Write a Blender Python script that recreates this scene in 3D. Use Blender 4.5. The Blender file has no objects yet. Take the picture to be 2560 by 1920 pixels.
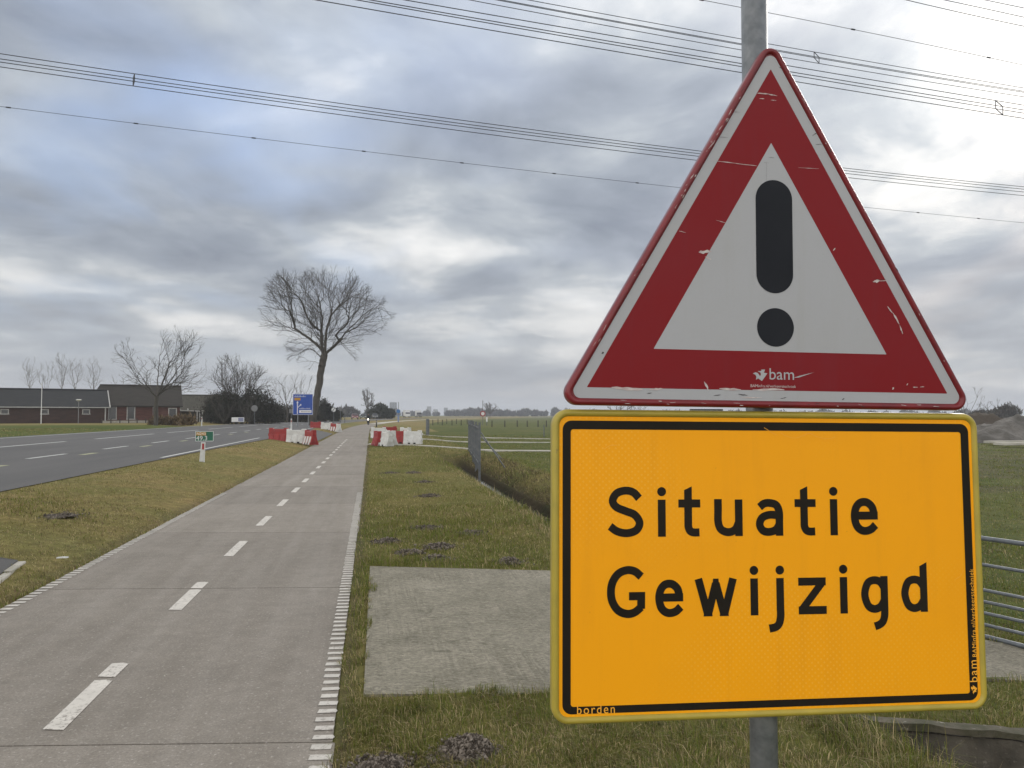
import bpy, bmesh, math, random
import numpy as np
from mathutils import Vector, Matrix, kdtree, noise as mnoise
from mathutils.geometry import tessellate_polygon

R = math.radians
SC = bpy.context.scene
COL = SC.collection
random.seed(7)
RNG = np.random.default_rng(7)

# ------------------------------------------------------------------ camera
F_PX, CAM_H = 0.745 * 2560, 1.6
PITCH, YAW = R(2.342), R(10.457)          # up, and to the right of the cycle path (world +Y)
cam_d = bpy.data.cameras.new('camera')
cam_d.sensor_width = 36.0
cam_d.lens = 36.0 * 0.745
cam_d.clip_start, cam_d.clip_end = 0.05, 20000
cam = bpy.data.objects.new('camera', cam_d)
COL.objects.link(cam)
cam.location = (0, 0, CAM_H)
cam.rotation_euler = (R(90) + PITCH, 0, -YAW)
SC.camera = cam

# ------------------------------------------------------------------ sun, sky, exposure
SUN_AZ = YAW + R(36)                       # clockwise from +Y
SUN_EL = R(25)
sun_d = bpy.data.lights.new('sun', 'SUN')
sun_d.energy, sun_d.angle, sun_d.color = 1.5, R(14), (1.0, 0.95, 0.88)
sun = bpy.data.objects.new('sun', sun_d)
COL.objects.link(sun)
SUN_DIR = Vector((math.sin(SUN_AZ) * math.cos(SUN_EL), math.cos(SUN_AZ) * math.cos(SUN_EL), math.sin(SUN_EL)))
sun.rotation_euler = SUN_DIR.to_track_quat('Z', 'Y').to_euler()

world = bpy.data.worlds.new('World')
SC.world = world
world.use_nodes = True
SC.view_settings.view_transform = 'Standard'
SC.view_settings.look = 'None'
SC.view_settings.exposure = 0.1
SC.view_settings.gamma = 1.0
SC.view_settings.use_curve_mapping = False
SC.cycles.use_denoising = True
SC.cycles.max_bounces = 6
SC.cycles.volume_bounces = 0
SC.cycles.use_adaptive_sampling = True


class NB:
    """small helper to wire nodes"""
    def __init__(self, tree):
        self.t = tree
        self.n, self.l = tree.nodes, tree.links

    def new(self, kind, **props):
        nd = self.n.new(kind)
        for k, v in props.items():
            setattr(nd, k, v)
        return nd

    def put(self, sock, v):
        if isinstance(v, bpy.types.NodeSocket):
            self.l.new(v, sock)
        elif v is not None:
            sock.default_value = v

    def math(self, op, a, b=None, c=None, clamp=False):
        nd = self.new('ShaderNodeMath', operation=op, use_clamp=clamp)
        for i, v in enumerate((a, b, c)):
            if v is not None:
                self.put(nd.inputs[i], v)
        return nd.outputs[0]

    def vmath(self, op, a, b=None, out=0):
        nd = self.new('ShaderNodeVectorMath', operation=op)
        self.put(nd.inputs[0], a)
        if b is not None:
            self.put(nd.inputs[1], b)
        return nd.outputs[out]

    def mix(self, f, a, b, blend='MIX'):
        nd = self.new('ShaderNodeMix', data_type='RGBA', blend_type=blend)
        self.put(nd.inputs[0], f)
        self.put(nd.inputs[6], a)
        self.put(nd.inputs[7], b)
        return nd.outputs[2]

    def noise(self, vec, scale, detail=4, rough=0.55, dist=0.0):
        nd = self.new('ShaderNodeTexNoise')
        nd.inputs['Scale'].default_value = scale
        nd.inputs['Detail'].default_value = detail
        nd.inputs['Roughness'].default_value = rough
        nd.inputs['Distortion'].default_value = dist
        if vec is not None:
            self.l.new(vec, nd.inputs['Vector'])
        return nd.outputs[0]

    def ramp(self, f, stops):
        nd = self.new('ShaderNodeValToRGB')
        e = nd.color_ramp.elements
        while len(e) < len(stops):
            e.new(0.5)
        for el, (p, c) in zip(e, stops):
            el.position = p
            el.color = (c, c, c, 1) if isinstance(c, (int, float)) else (*c, 1)
        self.put(nd.inputs[0], f)
        return nd.outputs[0]

    def mapping(self, vec, scale=(1, 1, 1), rot=(0, 0, 0), loc=(0, 0, 0)):
        nd = self.new('ShaderNodeMapping')
        nd.inputs['Scale'].default_value = scale
        nd.inputs['Rotation'].default_value = rot
        nd.inputs['Location'].default_value = loc
        self.l.new(vec, nd.inputs['Vector'])
        return nd.outputs[0]


def build_sky():
    nt = world.node_tree
    nt.nodes.clear()
    b = NB(nt)
    out = b.new('ShaderNodeOutputWorld')
    bg = b.new('ShaderNodeBackground')
    b.l.new(bg.outputs[0], out.inputs[0])
    sky = b.new('ShaderNodeTexSky', sky_type='NISHITA', sun_disc=False)
    sky.sun_elevation = SUN_EL
    sky.sun_rotation = SUN_AZ
    sky.air_density, sky.dust_density, sky.ozone_density = 1.0, 2.0, 1.0
    tc = b.new('ShaderNodeTexCoord')
    d = b.vmath('NORMALIZE', tc.outputs['Generated'])
    sep = b.new('ShaderNodeSeparateXYZ')
    b.l.new(d, sep.inputs[0])
    z = b.math('MAXIMUM', sep.outputs[2], 0.0)
    den = b.math('ADD', z, 0.15)
    px = b.math('DIVIDE', sep.outputs[0], den)
    py = b.math('DIVIDE', sep.outputs[1], den)
    cmb = b.new('ShaderNodeCombineXYZ')
    b.l.new(px, cmb.inputs[0])
    b.l.new(py, cmb.inputs[1])
    # the cloud streets run roughly away from the camera
    plane = b.mapping(cmb.outputs[0], rot=(0, 0, YAW + R(8)), loc=(SKY_OFF[0], SKY_OFF[1], 0.0))
    n_big = b.noise(b.mapping(plane, scale=(0.85, 0.68, 1.0)), 1.05, 2.0, 0.45, 0.6)
    n_mid = b.noise(b.mapping(plane, scale=(1.45, 1.30, 1), loc=(2.1, 4.6, 1.3)), 1.3, 7.0, 0.55, 0.35)
    n_fin = b.noise(b.mapping(plane, scale=(1.6, 1.4, 1), loc=(0.3, 8.6, 3.3)), 3.2, 5.0, 0.5, 0.4)
    c = b.math('MULTIPLY_ADD', n_mid, 0.72, b.math('MULTIPLY', n_big, 0.85))
    c = b.math('MULTIPLY_ADD', n_fin, 0.20, c)
    puff = b.noise(b.mapping(plane, scale=(1.3, 1.0, 1), loc=(9.2, 3.1, 0.6)), 1.9, 4.0, 0.5, 0.25)
    puff = b.math('SUBTRACT', 1.0, b.math('ABSOLUTE', b.math('MULTIPLY_ADD', puff, 4.0, -2.0)))   # billows
    c = b.math('MULTIPLY', c, 1 / 1.77)
    c = b.math('MULTIPLY_ADD', b.math('SUBTRACT', puff, 0.45), 0.040, c)
    bright = b.ramp(c, [(0.39, (0.250, 0.285, 0.350)), (0.468, (0.350, 0.392, 0.458)),
                        (0.528, (0.480, 0.522, 0.570)), (0.582, (0.73, 0.75, 0.765)), (0.65, (0.97, 0.97, 0.96))])
    # thin places let the blue sky above come through
    gap = b.noise(b.mapping(plane, scale=(1.1, 0.8, 1), loc=(5.3, 1.7, 7.7)), 1.3, 3.0, 0.5, 0.3)
    cosw = b.vmath('DOT_PRODUCT', d, tuple(SUN_DIR), out=1)
    away = b.ramp(cosw, [(0.62, 1.0), (0.90, 0.15)])          # the cover is thinner away from the sun
    gapf = b.math('MULTIPLY', b.ramp(gap, [(0.47, 0.0), (0.70, 1.0)]), b.math('MULTIPLY', away, 0.58))
    blue = b.mix(1.0, sky.outputs[0], (0.10, 0.10, 0.105, 1), 'MULTIPLY')
    blue = b.mix(1.0, blue, (0.16, 0.22, 0.36, 1), 'ADD')
    col = b.mix(gapf, bright, blue)
    # towards the horizon the layer closes and pales
    hz = b.ramp(z, [(0.0, 1.0), (0.07, 0.55), (0.20, 0.0)])
    col = b.mix(b.math('MULTIPLY', hz, 0.5), col, (0.73, 0.735, 0.725, 1))
    # the veiled sun: clouds brighten towards it; extra gain overhead and behind the camera is added to light the sign faces
    cosg = b.vmath('DOT_PRODUCT', d, tuple(SUN_DIR), out=1)
    glow = b.math('POWER', b.math('MAXIMUM', cosg, 0.0), 14.0)
    glow2 = b.math('POWER', b.math('MAXIMUM', cosg, 0.0), 70.0)
    gain = b.math('MULTIPLY_ADD', glow, 0.34, 0.74)
    gain = b.math('MULTIPLY_ADD', glow2, 0.35, gain)
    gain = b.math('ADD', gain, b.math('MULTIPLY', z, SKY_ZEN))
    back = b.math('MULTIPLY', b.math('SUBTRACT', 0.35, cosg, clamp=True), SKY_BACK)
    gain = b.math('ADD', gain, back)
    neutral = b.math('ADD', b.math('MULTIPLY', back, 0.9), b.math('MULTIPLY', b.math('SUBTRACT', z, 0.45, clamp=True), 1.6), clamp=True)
    grey = b.new('ShaderNodeRGBToBW')
    b.l.new(col, grey.inputs[0])
    gcol = b.mix(1.0, grey.outputs[0], (1.05, 1.0, 0.93, 1), 'MULTIPLY')
    col = b.mix(b.math('MULTIPLY', neutral, 0.85), col, gcol)     # unseen sky greyed and warmed to take the blue cast off the ground
    warm = b.mix(b.math('MULTIPLY', glow, 0.7, clamp=True), (1, 1, 1, 1), (1.06, 1.0, 0.93, 1))
    col = b.mix(1.0, col, warm, 'MULTIPLY')
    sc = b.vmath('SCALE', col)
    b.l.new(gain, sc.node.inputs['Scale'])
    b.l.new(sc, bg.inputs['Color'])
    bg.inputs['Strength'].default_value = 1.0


HAZE = True
SKY_OFF = (2.59, 16.0)
SKY_ZEN, SKY_BACK = 0.9, 2.1  # added sky gain overhead and behind the camera, brightens the shaded sign faces
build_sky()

# ------------------------------------------------------------------ frame helpers (photo direction -> place)
_cp, _sp, _cy, _sy = math.cos(PITCH), math.sin(PITCH), math.cos(YAW), math.sin(YAW)
FWD = np.array([_sy * _cp, _cy * _cp, _sp])
RGT = np.array([_cy, -_sy, 0.0])
UPV = np.cross(RGT, FWD)
EYE = np.array([0.0, 0.0, CAM_H])


def ray(px, py):
    return RGT * (px - 1280) / F_PX + UPV * (960 - py) / F_PX + FWD


def gnd(px, py, z=0.0):
    d = ray(px, py)
    return EYE + d * ((z - CAM_H) / d[2])


def far(px, depth):
    """ground x, y of a direction at a given distance"""
    p = EYE + ray(px, 1038) * depth
    return float(p[0]), float(p[1])


# ------------------------------------------------------------------ object helpers
def tag(o, label=None, cat=None, group=None, kind=None):
    if label: o['label'] = label
    if cat: o['category'] = cat
    if group: o['group'] = group
    if kind: o['kind'] = kind
    return o


def empty(name, loc=(0, 0, 0), rz=0.0):
    o = bpy.data.objects.new(name, None)
    o.empty_display_size = 0.2
    COL.objects.link(o)
    o.location = loc
    o.rotation_euler = (0, 0, rz)
    return o


def link(name, me, parent=None, mat=None):
    if mat is not None and not me.materials:
        me.materials.append(mat)
    o = bpy.data.objects.new(name, me)
    COL.objects.link(o)
    if parent is not None:
        o.parent = parent
    return o


def tri_mesh(name, V, T, mat, col=None, smooth=False):
    me = bpy.data.meshes.new(name)
    V = np.asarray(V, np.float32)
    T = np.asarray(T, np.int32)
    k = T.shape[1]
    me.vertices.add(len(V))
    me.vertices.foreach_set('co', V.ravel())
    me.loops.add(T.size)
    me.loops.foreach_set('vertex_index', T.ravel())
    me.polygons.add(len(T))
    me.polygons.foreach_set('loop_start', np.arange(0, T.size, k, dtype=np.int32))
    if smooth:
        me.polygons.foreach_set('use_smooth', np.ones(len(T), bool))
    if col is not None:
        a = me.color_attributes.new('Col', 'FLOAT_COLOR', 'POINT')
        c = np.ones((len(V), 4), np.float32)
        c[:, :3] = col
        a.data.foreach_set('color', c.ravel())
    me.update(calc_edges=True)
    me.validate()
    me.materials.append(mat)
    return me


class MB:
    """collects simple solids into one mesh"""
    def __init__(self):
        self.v, self.f = [], []

    def add(self, v, f):
        o = len(self.v)
        self.v += [tuple(p) for p in v]
        self.f += [tuple(i + o for i in q) for q in f]
        return self

    def box(self, c, s, rz=0.0, ry=0.0, rx=0.0, top=None):
        hx, hy, hz = s[0] / 2, s[1] / 2, s[2] / 2
        tx, ty = (top if top else (1, 1))
        p = [(-hx, -hy, -hz), (hx, -hy, -hz), (hx, hy, -hz), (-hx, hy, -hz),
             (-hx * tx, -hy * ty, hz), (hx * tx, -hy * ty, hz), (hx * tx, hy * ty, hz), (-hx * tx, hy * ty, hz)]
        if rz or ry or rx:
            m = Matrix.Rotation(rz, 3, 'Z') @ Matrix.Rotation(ry, 3, 'Y') @ Matrix.Rotation(rx, 3, 'X')
            p = [tuple(m @ Vector(q)) for q in p]
        p = [(q[0] + c[0], q[1] + c[1], q[2] + c[2]) for q in p]
        return self.add(p, [(0, 3, 2, 1), (4, 5, 6, 7), (0, 1, 5, 4), (1, 2, 6, 5), (2, 3, 7, 6), (3, 0, 4, 7)])

    def rod(self, a, b, r0, r1=None, n=8, cap=True):
        r1 = r0 if r1 is None else r1
        a, b = Vector(a), Vector(b)
        d = (b - a).normalized()
        u = d.orthogonal().normalized()
        w = d.cross(u)
        v = []
        for c, r in ((a, r0), (b, r1)):
            for i in range(n):
                t = 2 * math.pi * i / n
                v.append(c + u * (r * math.cos(t)) + w * (r * math.sin(t)))
        f = [(i, (i + 1) % n, n + (i + 1) % n, n + i) for i in range(n)]
        if cap:
            f += [tuple(range(n - 1, -1, -1)), tuple(range(n, 2 * n))]
        return self.add(v, f)

    def poly(self, pts, t, frame=None):
        """flat outline pts (x, y) extruded by t along z, optional frame(x, y, z)"""
        n = len(pts)
        fr = frame or (lambda x, y, z: (x, y, z))
        v = [fr(x, y, 0) for x, y in pts] + [fr(x, y, t) for x, y in pts]
        tris = tessellate_polygon([[Vector((x, y, 0)) for x, y in pts]])
        area = sum(pts[i][0] * pts[(i + 1) % n][1] - pts[(i + 1) % n][0] * pts[i][1] for i in range(n))
        f = []
        for q in tris:
            a = sum(pts[q[i]][0] * pts[q[(i + 1) % 3]][1] - pts[q[(i + 1) % 3]][0] * pts[q[i]][1] for i in range(3))
            q = q if a > 0 else (q[0], q[2], q[1])
            f.append(tuple(n + i for i in q))
            f.append((q[0], q[2], q[1]))
        for i in range(n):
            j = (i + 1) % n
            f.append((i, j, n + j, n + i) if area > 0 else (j, i, n + i, n + j))
        return self.add(v, f)

    def mesh(self, name, mat, smooth=False, bevel=0.0):
        me = bpy.data.meshes.new(name)
        me.from_pydata(self.v, [], self.f)
        if bevel:
            bm = bmesh.new()
            bm.from_mesh(me)
            bmesh.ops.bevel(bm, geom=bm.edges[:], offset=bevel, segments=2, affect='EDGES', profile=0.6)
            bm.to_mesh(me)
            bm.free()
        me.update()
        me.validate()
        if smooth:
            me.polygons.foreach_set('use_smooth', [True] * len(me.polygons))
        me.materials.append(mat)
        return me

    def obj(self, name, mat, parent=None, smooth=False, bevel=0.0, loc=None, rz=None):
        o = link(name, self.mesh(name, mat, smooth, bevel), parent)
        if loc is not None: o.location = loc
        if rz is not None: o.rotation_euler = (0, 0, rz)
        return o


def copy_tree(o, parent=None):
    c = o.copy()
    COL.objects.link(c)
    c.parent = parent
    for ch in [x for x in bpy.data.objects if x.parent == o]:
        copy_tree(ch, c)
    return c


# ------------------------------------------------------------------ materials
def mat(name, c1, c2=None, scale=4.0, detail=6, rough=0.8, bump=0.0, bscale=60.0, metal=0.0, stretch=(1, 1, 1),
        lo=0.35, hi=0.65, spec=0.4, speck=None, coat=0.0, bdist=0.01):
    m = bpy.data.materials.new(name)
    m.use_nodes = True
    b = NB(m.node_tree)
    p = m.node_tree.nodes['Principled BSDF']
    p.inputs['Roughness'].default_value = rough
    p.inputs['Metallic'].default_value = metal
    p.inputs['Specular IOR Level'].default_value = spec
    p.inputs['Coat Weight'].default_value = coat
    tc = b.new('ShaderNodeTexCoord').outputs['Object']
    vec = b.mapping(tc, scale=stretch)
    col = None
    if c2 is not None:
        f = b.ramp(b.noise(vec, scale, detail, 0.6, 0.2), [(lo, 0.0), (hi, 1.0)])
        col = b.mix(f, (*c1, 1), (*c2, 1))
    if speck is not None:
        sc_, thr, sc_col, amt = speck
        f = b.math('MULTIPLY', b.ramp(b.noise(tc, sc_, 3, 0.6), [(thr, 0.0), (min(thr + 0.08, 1.0), 1.0)]), amt)
        col = b.mix(f, col if col is not None else (*c1, 1), (*sc_col, 1))
    if col is None:
        p.inputs['Base Color'].default_value = (*c1, 1)
    else:
        b.l.new(col, p.inputs['Base Color'])
    if bump:
        bn = b.new('ShaderNodeBump')
        bn.inputs['Strength'].default_value = bump
        bn.inputs['Distance'].default_value = bdist
        b.l.new(b.noise(tc, bscale, 5, 0.6), bn.inputs['Height'])
        b.l.new(bn.outputs[0], p.inputs['Normal'])
    return m


def vcol_mat(name, rough=0.9, spec=0.15, extra=None, translucent=0.0):
    m = bpy.data.materials.new(name)
    m.use_nodes = True
    b = NB(m.node_tree)
    p = m.node_tree.nodes['Principled BSDF']
    p.inputs['Roughness'].default_value = rough
    p.inputs['Specular IOR Level'].default_value = spec
    at = b.new('ShaderNodeAttribute', attribute_name='Col').outputs['Color']
    col = at
    if extra == 'ground':
        tc = b.new('ShaderNodeTexCoord').outputs['Object']
        n1 = b.ramp(b.noise(tc, 0.55, 6, 0.65, 0.4), [(0.30, 0.0), (0.70, 1.0)])
        n2 = b.ramp(b.noise(tc, 7.0, 6, 0.7), [(0.30, 0.0), (0.70, 1.0)])
        n3 = b.ramp(b.noise(tc, 0.045, 5, 0.6, 0.5), [(0.35, 0.0), (0.65, 1.0)])
        g = b.mix(n1, (0.78, 0.92, 0.74, 1), (1.30, 1.16, 1.18, 1))
        col = b.mix(1.0, col, g, 'MULTIPLY')
        g2 = b.mix(n2, (0.62, 0.60, 0.60, 1), (1.32, 1.32, 1.28, 1))
        col = b.mix(1.0, col, g2, 'MULTIPLY')
        g3 = b.mix(n3, (0.86, 0.95, 0.86, 1), (1.16, 1.08, 1.12, 1))
        col = b.mix(1.0, col, g3, 'MULTIPLY')
        bn = b.new('ShaderNodeBump')
        bn.inputs['Strength'].default_value = 0.9
        bn.inputs['Distance'].default_value = 0.05
        b.l.new(b.noise(tc, 11.0, 6, 0.7), bn.inputs['Height'])
        b.l.new(bn.outputs[0], p.inputs['Normal'])
    b.l.new(col, p.inputs['Base Color'])
    if translucent:
        tr = b.new('ShaderNodeBsdfTranslucent')
        b.l.new(col, tr.inputs['Color'])
        mx = b.new('ShaderNodeMixShader')
        mx.inputs[0].default_value = translucent
        b.l.new(p.outputs[0], mx.inputs[1])
        b.l.new(tr.outputs[0], mx.inputs[2])
        b.l.new(mx.outputs[0], m.node_tree.nodes['Material Output'].inputs[0])
    return m


def concrete_path_mat():
    m = bpy.data.materials.new('path_concrete')
    m.use_nodes = True
    b = NB(m.node_tree)
    p = m.node_tree.nodes['Principled BSDF']
    p.inputs['Roughness'].default_value = 0.85
    p.inputs['Specular IOR Level'].default_value = 0.3
    geo = b.new('ShaderNodeNewGeometry').outputs['Position']
    oi = b.new('ShaderNodeObjectInfo').outputs['Random']
    n1 = b.ramp(b.noise(geo, 0.9, 6, 0.6, 0.4), [(0.3, 0.0), (0.7, 1.0)])
    col = b.mix(n1, (0.190, 0.171, 0.147, 1), (0.234, 0.212, 0.184, 1))
    # faint wheel tracks along the path
    n2 = b.ramp(b.noise(b.mapping(geo, scale=(4.5, 0.22, 1)), 1.0, 5, 0.6), [(0.42, 0.0), (0.72, 1.0)])
    col = b.mix(b.math('MULTIPLY', n2, 0.55), col, (0.285, 0.263, 0.236, 1))
    # the light and dark grit of the brushed concrete
    n3 = b.ramp(b.noise(geo, 46.0, 4, 0.65), [(0.58, 0.0), (0.68, 1.0)])
    col = b.mix(b.math('MULTIPLY', n3, 0.65), col, (0.44, 0.42, 0.39, 1))
    n4 = b.ramp(b.noise(geo, 34.0, 4, 0.65), [(0.62, 0.0), (0.74, 1.0)])
    col = b.mix(b.math('MULTIPLY', n4, 0.6), col, (0.09, 0.082, 0.072, 1))
    st = b.ramp(b.noise(geo, 2.6, 4, 0.6, 0.8), [(0.66, 0.0), (0.78, 1.0)])
    col = b.mix(b.math('MULTIPLY', st, 0.5), col, (0.145, 0.135, 0.12, 1))
    gr = b.ramp(b.noise(geo, 75.0, 6, 0.75), [(0.36, (0.80, 0.80, 0.80)), (0.66, (1.20, 1.20, 1.20))])
    col = b.mix(1.0, col, gr, 'MULTIPLY')
    mot = b.ramp(b.noise(geo, 7.0, 6, 0.7, 0.5), [(0.34, (0.90, 0.90, 0.90)), (0.68, (1.10, 1.10, 1.10))])
    col = b.mix(1.0, col, mot, 'MULTIPLY')
    tone = b.math('MULTIPLY_ADD', oi, 0.14, 0.90)
    sc = b.vmath('SCALE', col)
    b.l.new(tone, sc.node.inputs['Scale'])
    b.l.new(sc, p.inputs['Base Color'])
    bn = b.new('ShaderNodeBump')
    bn.inputs['Strength'].default_value = 0.5
    bn.inputs['Distance'].default_value = 0.004
    b.l.new(b.noise(geo, 90.0, 4, 0.7), bn.inputs['Height'])
    b.l.new(bn.outputs[0], p.inputs['Normal'])
    return m


def brushed_slab_mat():
    m = bpy.data.materials.new('brushed_concrete')
    m.use_nodes = True
    b = NB(m.node_tree)
    p = m.node_tree.nodes['Principled BSDF']
    p.inputs['Roughness'].default_value = 0.9
    p.inputs['Specular IOR Level'].default_value = 0.25
    geo = b.new('ShaderNodeNewGeometry').outputs['Position']
    n1 = b.ramp(b.noise(geo, 1.6, 6, 0.65, 0.5), [(0.32, 0.0), (0.68, 1.0)])
    col = b.mix(n1, (0.155, 0.145, 0.115, 1), (0.245, 0.230, 0.190, 1))
    # rake lines running along the path
    rk = b.noise(b.mapping(geo, scale=(48, 1.1, 1), rot=(0, 0, R(3))), 1.0, 3, 0.6, 0.9)
    br = b.noise(b.mapping(geo, scale=(6.0, 15, 1), rot=(0, 0, R(-20))), 1.0, 7, 0.78, 2.6)
    f = b.ramp(rk, [(0.46, 0.0), (0.60, 1.0)])
    patch = b.ramp(b.noise(geo, 1.1, 3, 0.5), [(0.45, 0.0), (0.62, 1.0)])
    col = b.mix(b.math('MULTIPLY', f, b.math('MULTIPLY', patch, 0.26)), col, (0.36, 0.335, 0.285, 1))
    f2 = b.ramp(br, [(0.52, 0.0), (0.66, 1.0)])
    col = b.mix(b.math('MULTIPLY', f2, 0.6), col, (0.37, 0.345, 0.29, 1))
    n5 = b.ramp(b.noise(geo, 5.0, 6, 0.7, 0.6), [(0.55, 0.0), (0.75, 1.0)])
    col = b.mix(b.math('MULTIPLY', n5, 0.85), col, (0.095, 0.09, 0.068, 1))
    gr = b.ramp(b.noise(b.mapping(geo, scale=(1, 1.5, 1)), 26.0, 8, 0.78, 0.6), [(0.36, (0.66, 0.66, 0.64)), (0.66, (1.36, 1.35, 1.33))])
    col = b.mix(1.0, col, gr, 'MULTIPLY')
    wv = b.ramp(b.noise(b.mapping(geo, scale=(9, 30, 1), rot=(0, 0, R(-16))), 1.0, 4, 0.7, 3.5), [(0.40, (0.80, 0.80, 0.79)), (0.62, (1.20, 1.20, 1.18))])
    col = b.mix(1.0, col, wv, 'MULTIPLY')
    b.l.new(col, p.inputs['Base Color'])
    bn = b.new('ShaderNodeBump')
    bn.inputs['Strength'].default_value = 1.0
    bn.inputs['Distance'].default_value = 0.008
    b.l.new(b.math('ADD', rk, br), bn.inputs['Height'])
    b.l.new(bn.outputs[0], p.inputs['Normal'])
    return m


def paint_mat(name, c, wear=0.45, wscale=28.0):
    m = bpy.data.materials.new(name)
    m.use_nodes = True
    b = NB(m.node_tree)
    p = m.node_tree.nodes['Principled BSDF']
    p.inputs['Roughness'].default_value = 0.75
    geo = b.new('ShaderNodeNewGeometry').outputs['Position']
    f = b.ramp(b.noise(geo, wscale, 6, 0.75, 0.3), [(0.52, 0.0), (0.60, 1.0)])
    big = b.ramp(b.noise(geo, 1.7, 3, 0.6), [(0.40, 0.25), (0.6, 1.0)])
    f = b.math('MULTIPLY', f, b.math('MULTIPLY', big, wear * 2), clamp=True)
    d = b.ramp(b.noise(geo, 6.0, 5, 0.6), [(0.3, 0.0), (0.7, 1.0)])
    base = b.mix(d, tuple(x * 0.82 for x in c) + (1,), (*c, 1))
    b.l.new(b.mix(f, base, (0.27, 0.25, 0.225, 1)), p.inputs['Base Color'])
    return m


def sheeting_mat(name, c, dots=False, rough=0.38, dirt=0.12, dirt_col=(0.2, 0.17, 0.13)):
    """retroreflective sheeting: faint cell texture and grime"""
    m = bpy.data.materials.new(name)
    m.use_nodes = True
    b = NB(m.node_tree)
    p = m.node_tree.nodes['Principled BSDF']
    p.inputs['Roughness'].default_value = rough
    p.inputs['Specular IOR Level'].default_value = 0.2
    tc = b.new('ShaderNodeTexCoord').outputs['Object']
    n = b.ramp(b.noise(tc, 3.2, 6, 0.65, 0.6), [(0.42, 0.0), (0.72, 1.0)])
    col = b.mix(b.math('MULTIPLY', n, dirt), (*c, 1), (*dirt_col, 1))
    strk = b.ramp(b.noise(b.mapping(tc, scale=(14, 1.1, 1)), 1.6, 5, 0.65, 0.3), [(0.52, 0.0), (0.80, 1.0)])
    col = b.mix(b.math('MULTIPLY', strk, dirt * 1.5), col, (*dirt_col, 1))         # rain streaks
    fine = b.ramp(b.noise(b.mapping(tc, scale=(1, 1, 1)), 240.0, 2, 0.5), [(0.3, 0.0), (0.7, 1.0)])
    col = b.mix(b.math('MULTIPLY', fine, 0.10), col, tuple(min(1, x * 1.18) for x in c) + (1,))
    if dots:
        sx = b.new('ShaderNodeSeparateXYZ')
        b.l.new(tc, sx.inputs[0])
        k = 2 * math.pi / 0.0145
        dx = b.math('SINE', b.math('MULTIPLY', sx.outputs[0], k))
        dy = b.math('SINE', b.math('MULTIPLY', sx.outputs[1], k))
        dd = b.ramp(b.math('MULTIPLY', dx, dy), [(0.45, 0.0), (0.8, 1.0)])
        msk = b.ramp(b.noise(tc, 2.2, 2, 0.5), [(0.48, 0.0), (0.62, 1.0)])
        col = b.mix(b.math('MULTIPLY', dd, b.math('MULTIPLY', msk, 0.34)), col, (1.0, 0.56, 0.08, 1))
    sp = b.ramp(b.noise(tc, 95.0, 2, 0.5), [(0.745, 0.0), (0.77, 1.0)])
    col = b.mix(b.math('MULTIPLY', sp, 0.5), col, (*dirt_col, 1))
    b.l.new(col, p.inputs['Base Color'])
    bn = b.new('ShaderNodeBump')
    bn.inputs['Strength'].default_value = 0.12
    bn.inputs['Distance'].default_value = 0.002
    b.l.new(b.noise(tc, 9.0, 3, 0.5), bn.inputs['Height'])
    b.l.new(bn.outputs[0], p.inputs['Normal'])
    return m


M = {}
M['path'] = concrete_path_mat()
M['slab'] = brushed_slab_mat()
M['soil'] = mat('soil', (0.050, 0.042, 0.035), (0.105, 0.090, 0.075), 30, rough=0.95, bump=1.0, bscale=60, spec=0.1)
M['crumb'] = mat('dry_soil_crumbs', (0.13, 0.112, 0.095), (0.25, 0.22, 0.19), 45, rough=0.95, spec=0.1)
M['joint'] = mat('joint_soil', (0.035, 0.032, 0.028), (0.07, 0.062, 0.052), 12, rough=0.95)
M['asphalt'] = mat('asphalt', (0.070, 0.069, 0.068), (0.096, 0.094, 0.092), 0.5, rough=0.75, bump=0.4, bscale=120,
                   stretch=(1.6, 0.16, 1), speck=(70, 0.6, (0.2, 0.2, 0.2), 0.4))
M['white_paint'] = paint_mat('white_paint', (0.54, 0.52, 0.48), 0.5)
M['centre_paint'] = paint_mat('worn_white_paint', (0.60, 0.575, 0.53), 0.75, 34.0)
M['road_paint'] = paint_mat('road_paint', (0.55, 0.56, 0.55), 0.3)
M['yellow_paint'] = paint_mat('faded_yellow_paint', (0.36, 0.37, 0.22), 0.5, 12.0)
M['kerb'] = mat('kerb_concrete', (0.30, 0.29, 0.25), (0.42, 0.40, 0.36), 4, rough=0.9, bump=0.3)
M['strip'] = mat('pale_concrete', (0.36, 0.345, 0.30), (0.48, 0.46, 0.41), 1.2, rough=0.9)
M['headwall'] = mat('old_concrete', (0.060, 0.054, 0.045), (0.125, 0.112, 0.092), 6, rough=0.95, bump=0.8, bscale=40,
                    speck=(38, 0.62, (0.22, 0.2, 0.17), 0.6))
M['ledge'] = mat('mossy_ledge', (0.115, 0.10, 0.078), (0.042, 0.044, 0.022), 7.0, rough=0.95, bump=0.7, bscale=45,
                 speck=(20, 0.62, (0.36, 0.34, 0.29), 0.5))
M['galv'] = mat('galvanised_steel', (0.17, 0.185, 0.20), (0.27, 0.285, 0.30), 26, detail=3, rough=0.5, metal=0.55, spec=0.4,
                speck=(60, 0.66, (0.10, 0.11, 0.12), 0.5))
M['rail'] = mat('gate_steel', (0.095, 0.11, 0.125), (0.15, 0.165, 0.18), 14, rough=0.5, metal=0.35)
M['grey_steel'] = mat('grey_steel', (0.10, 0.11, 0.12), (0.16, 0.17, 0.18), 5, rough=0.55, metal=0.4)
M['wire'] = mat('aluminium_wire', (0.06, 0.065, 0.075), rough=0.6, metal=0.3)
M['red_sheet'] = sheeting_mat('red_sheeting', (0.205, 0.005, 0.009), dirt=0.25, dirt_col=(0.18, 0.02, 0.03))
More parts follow.
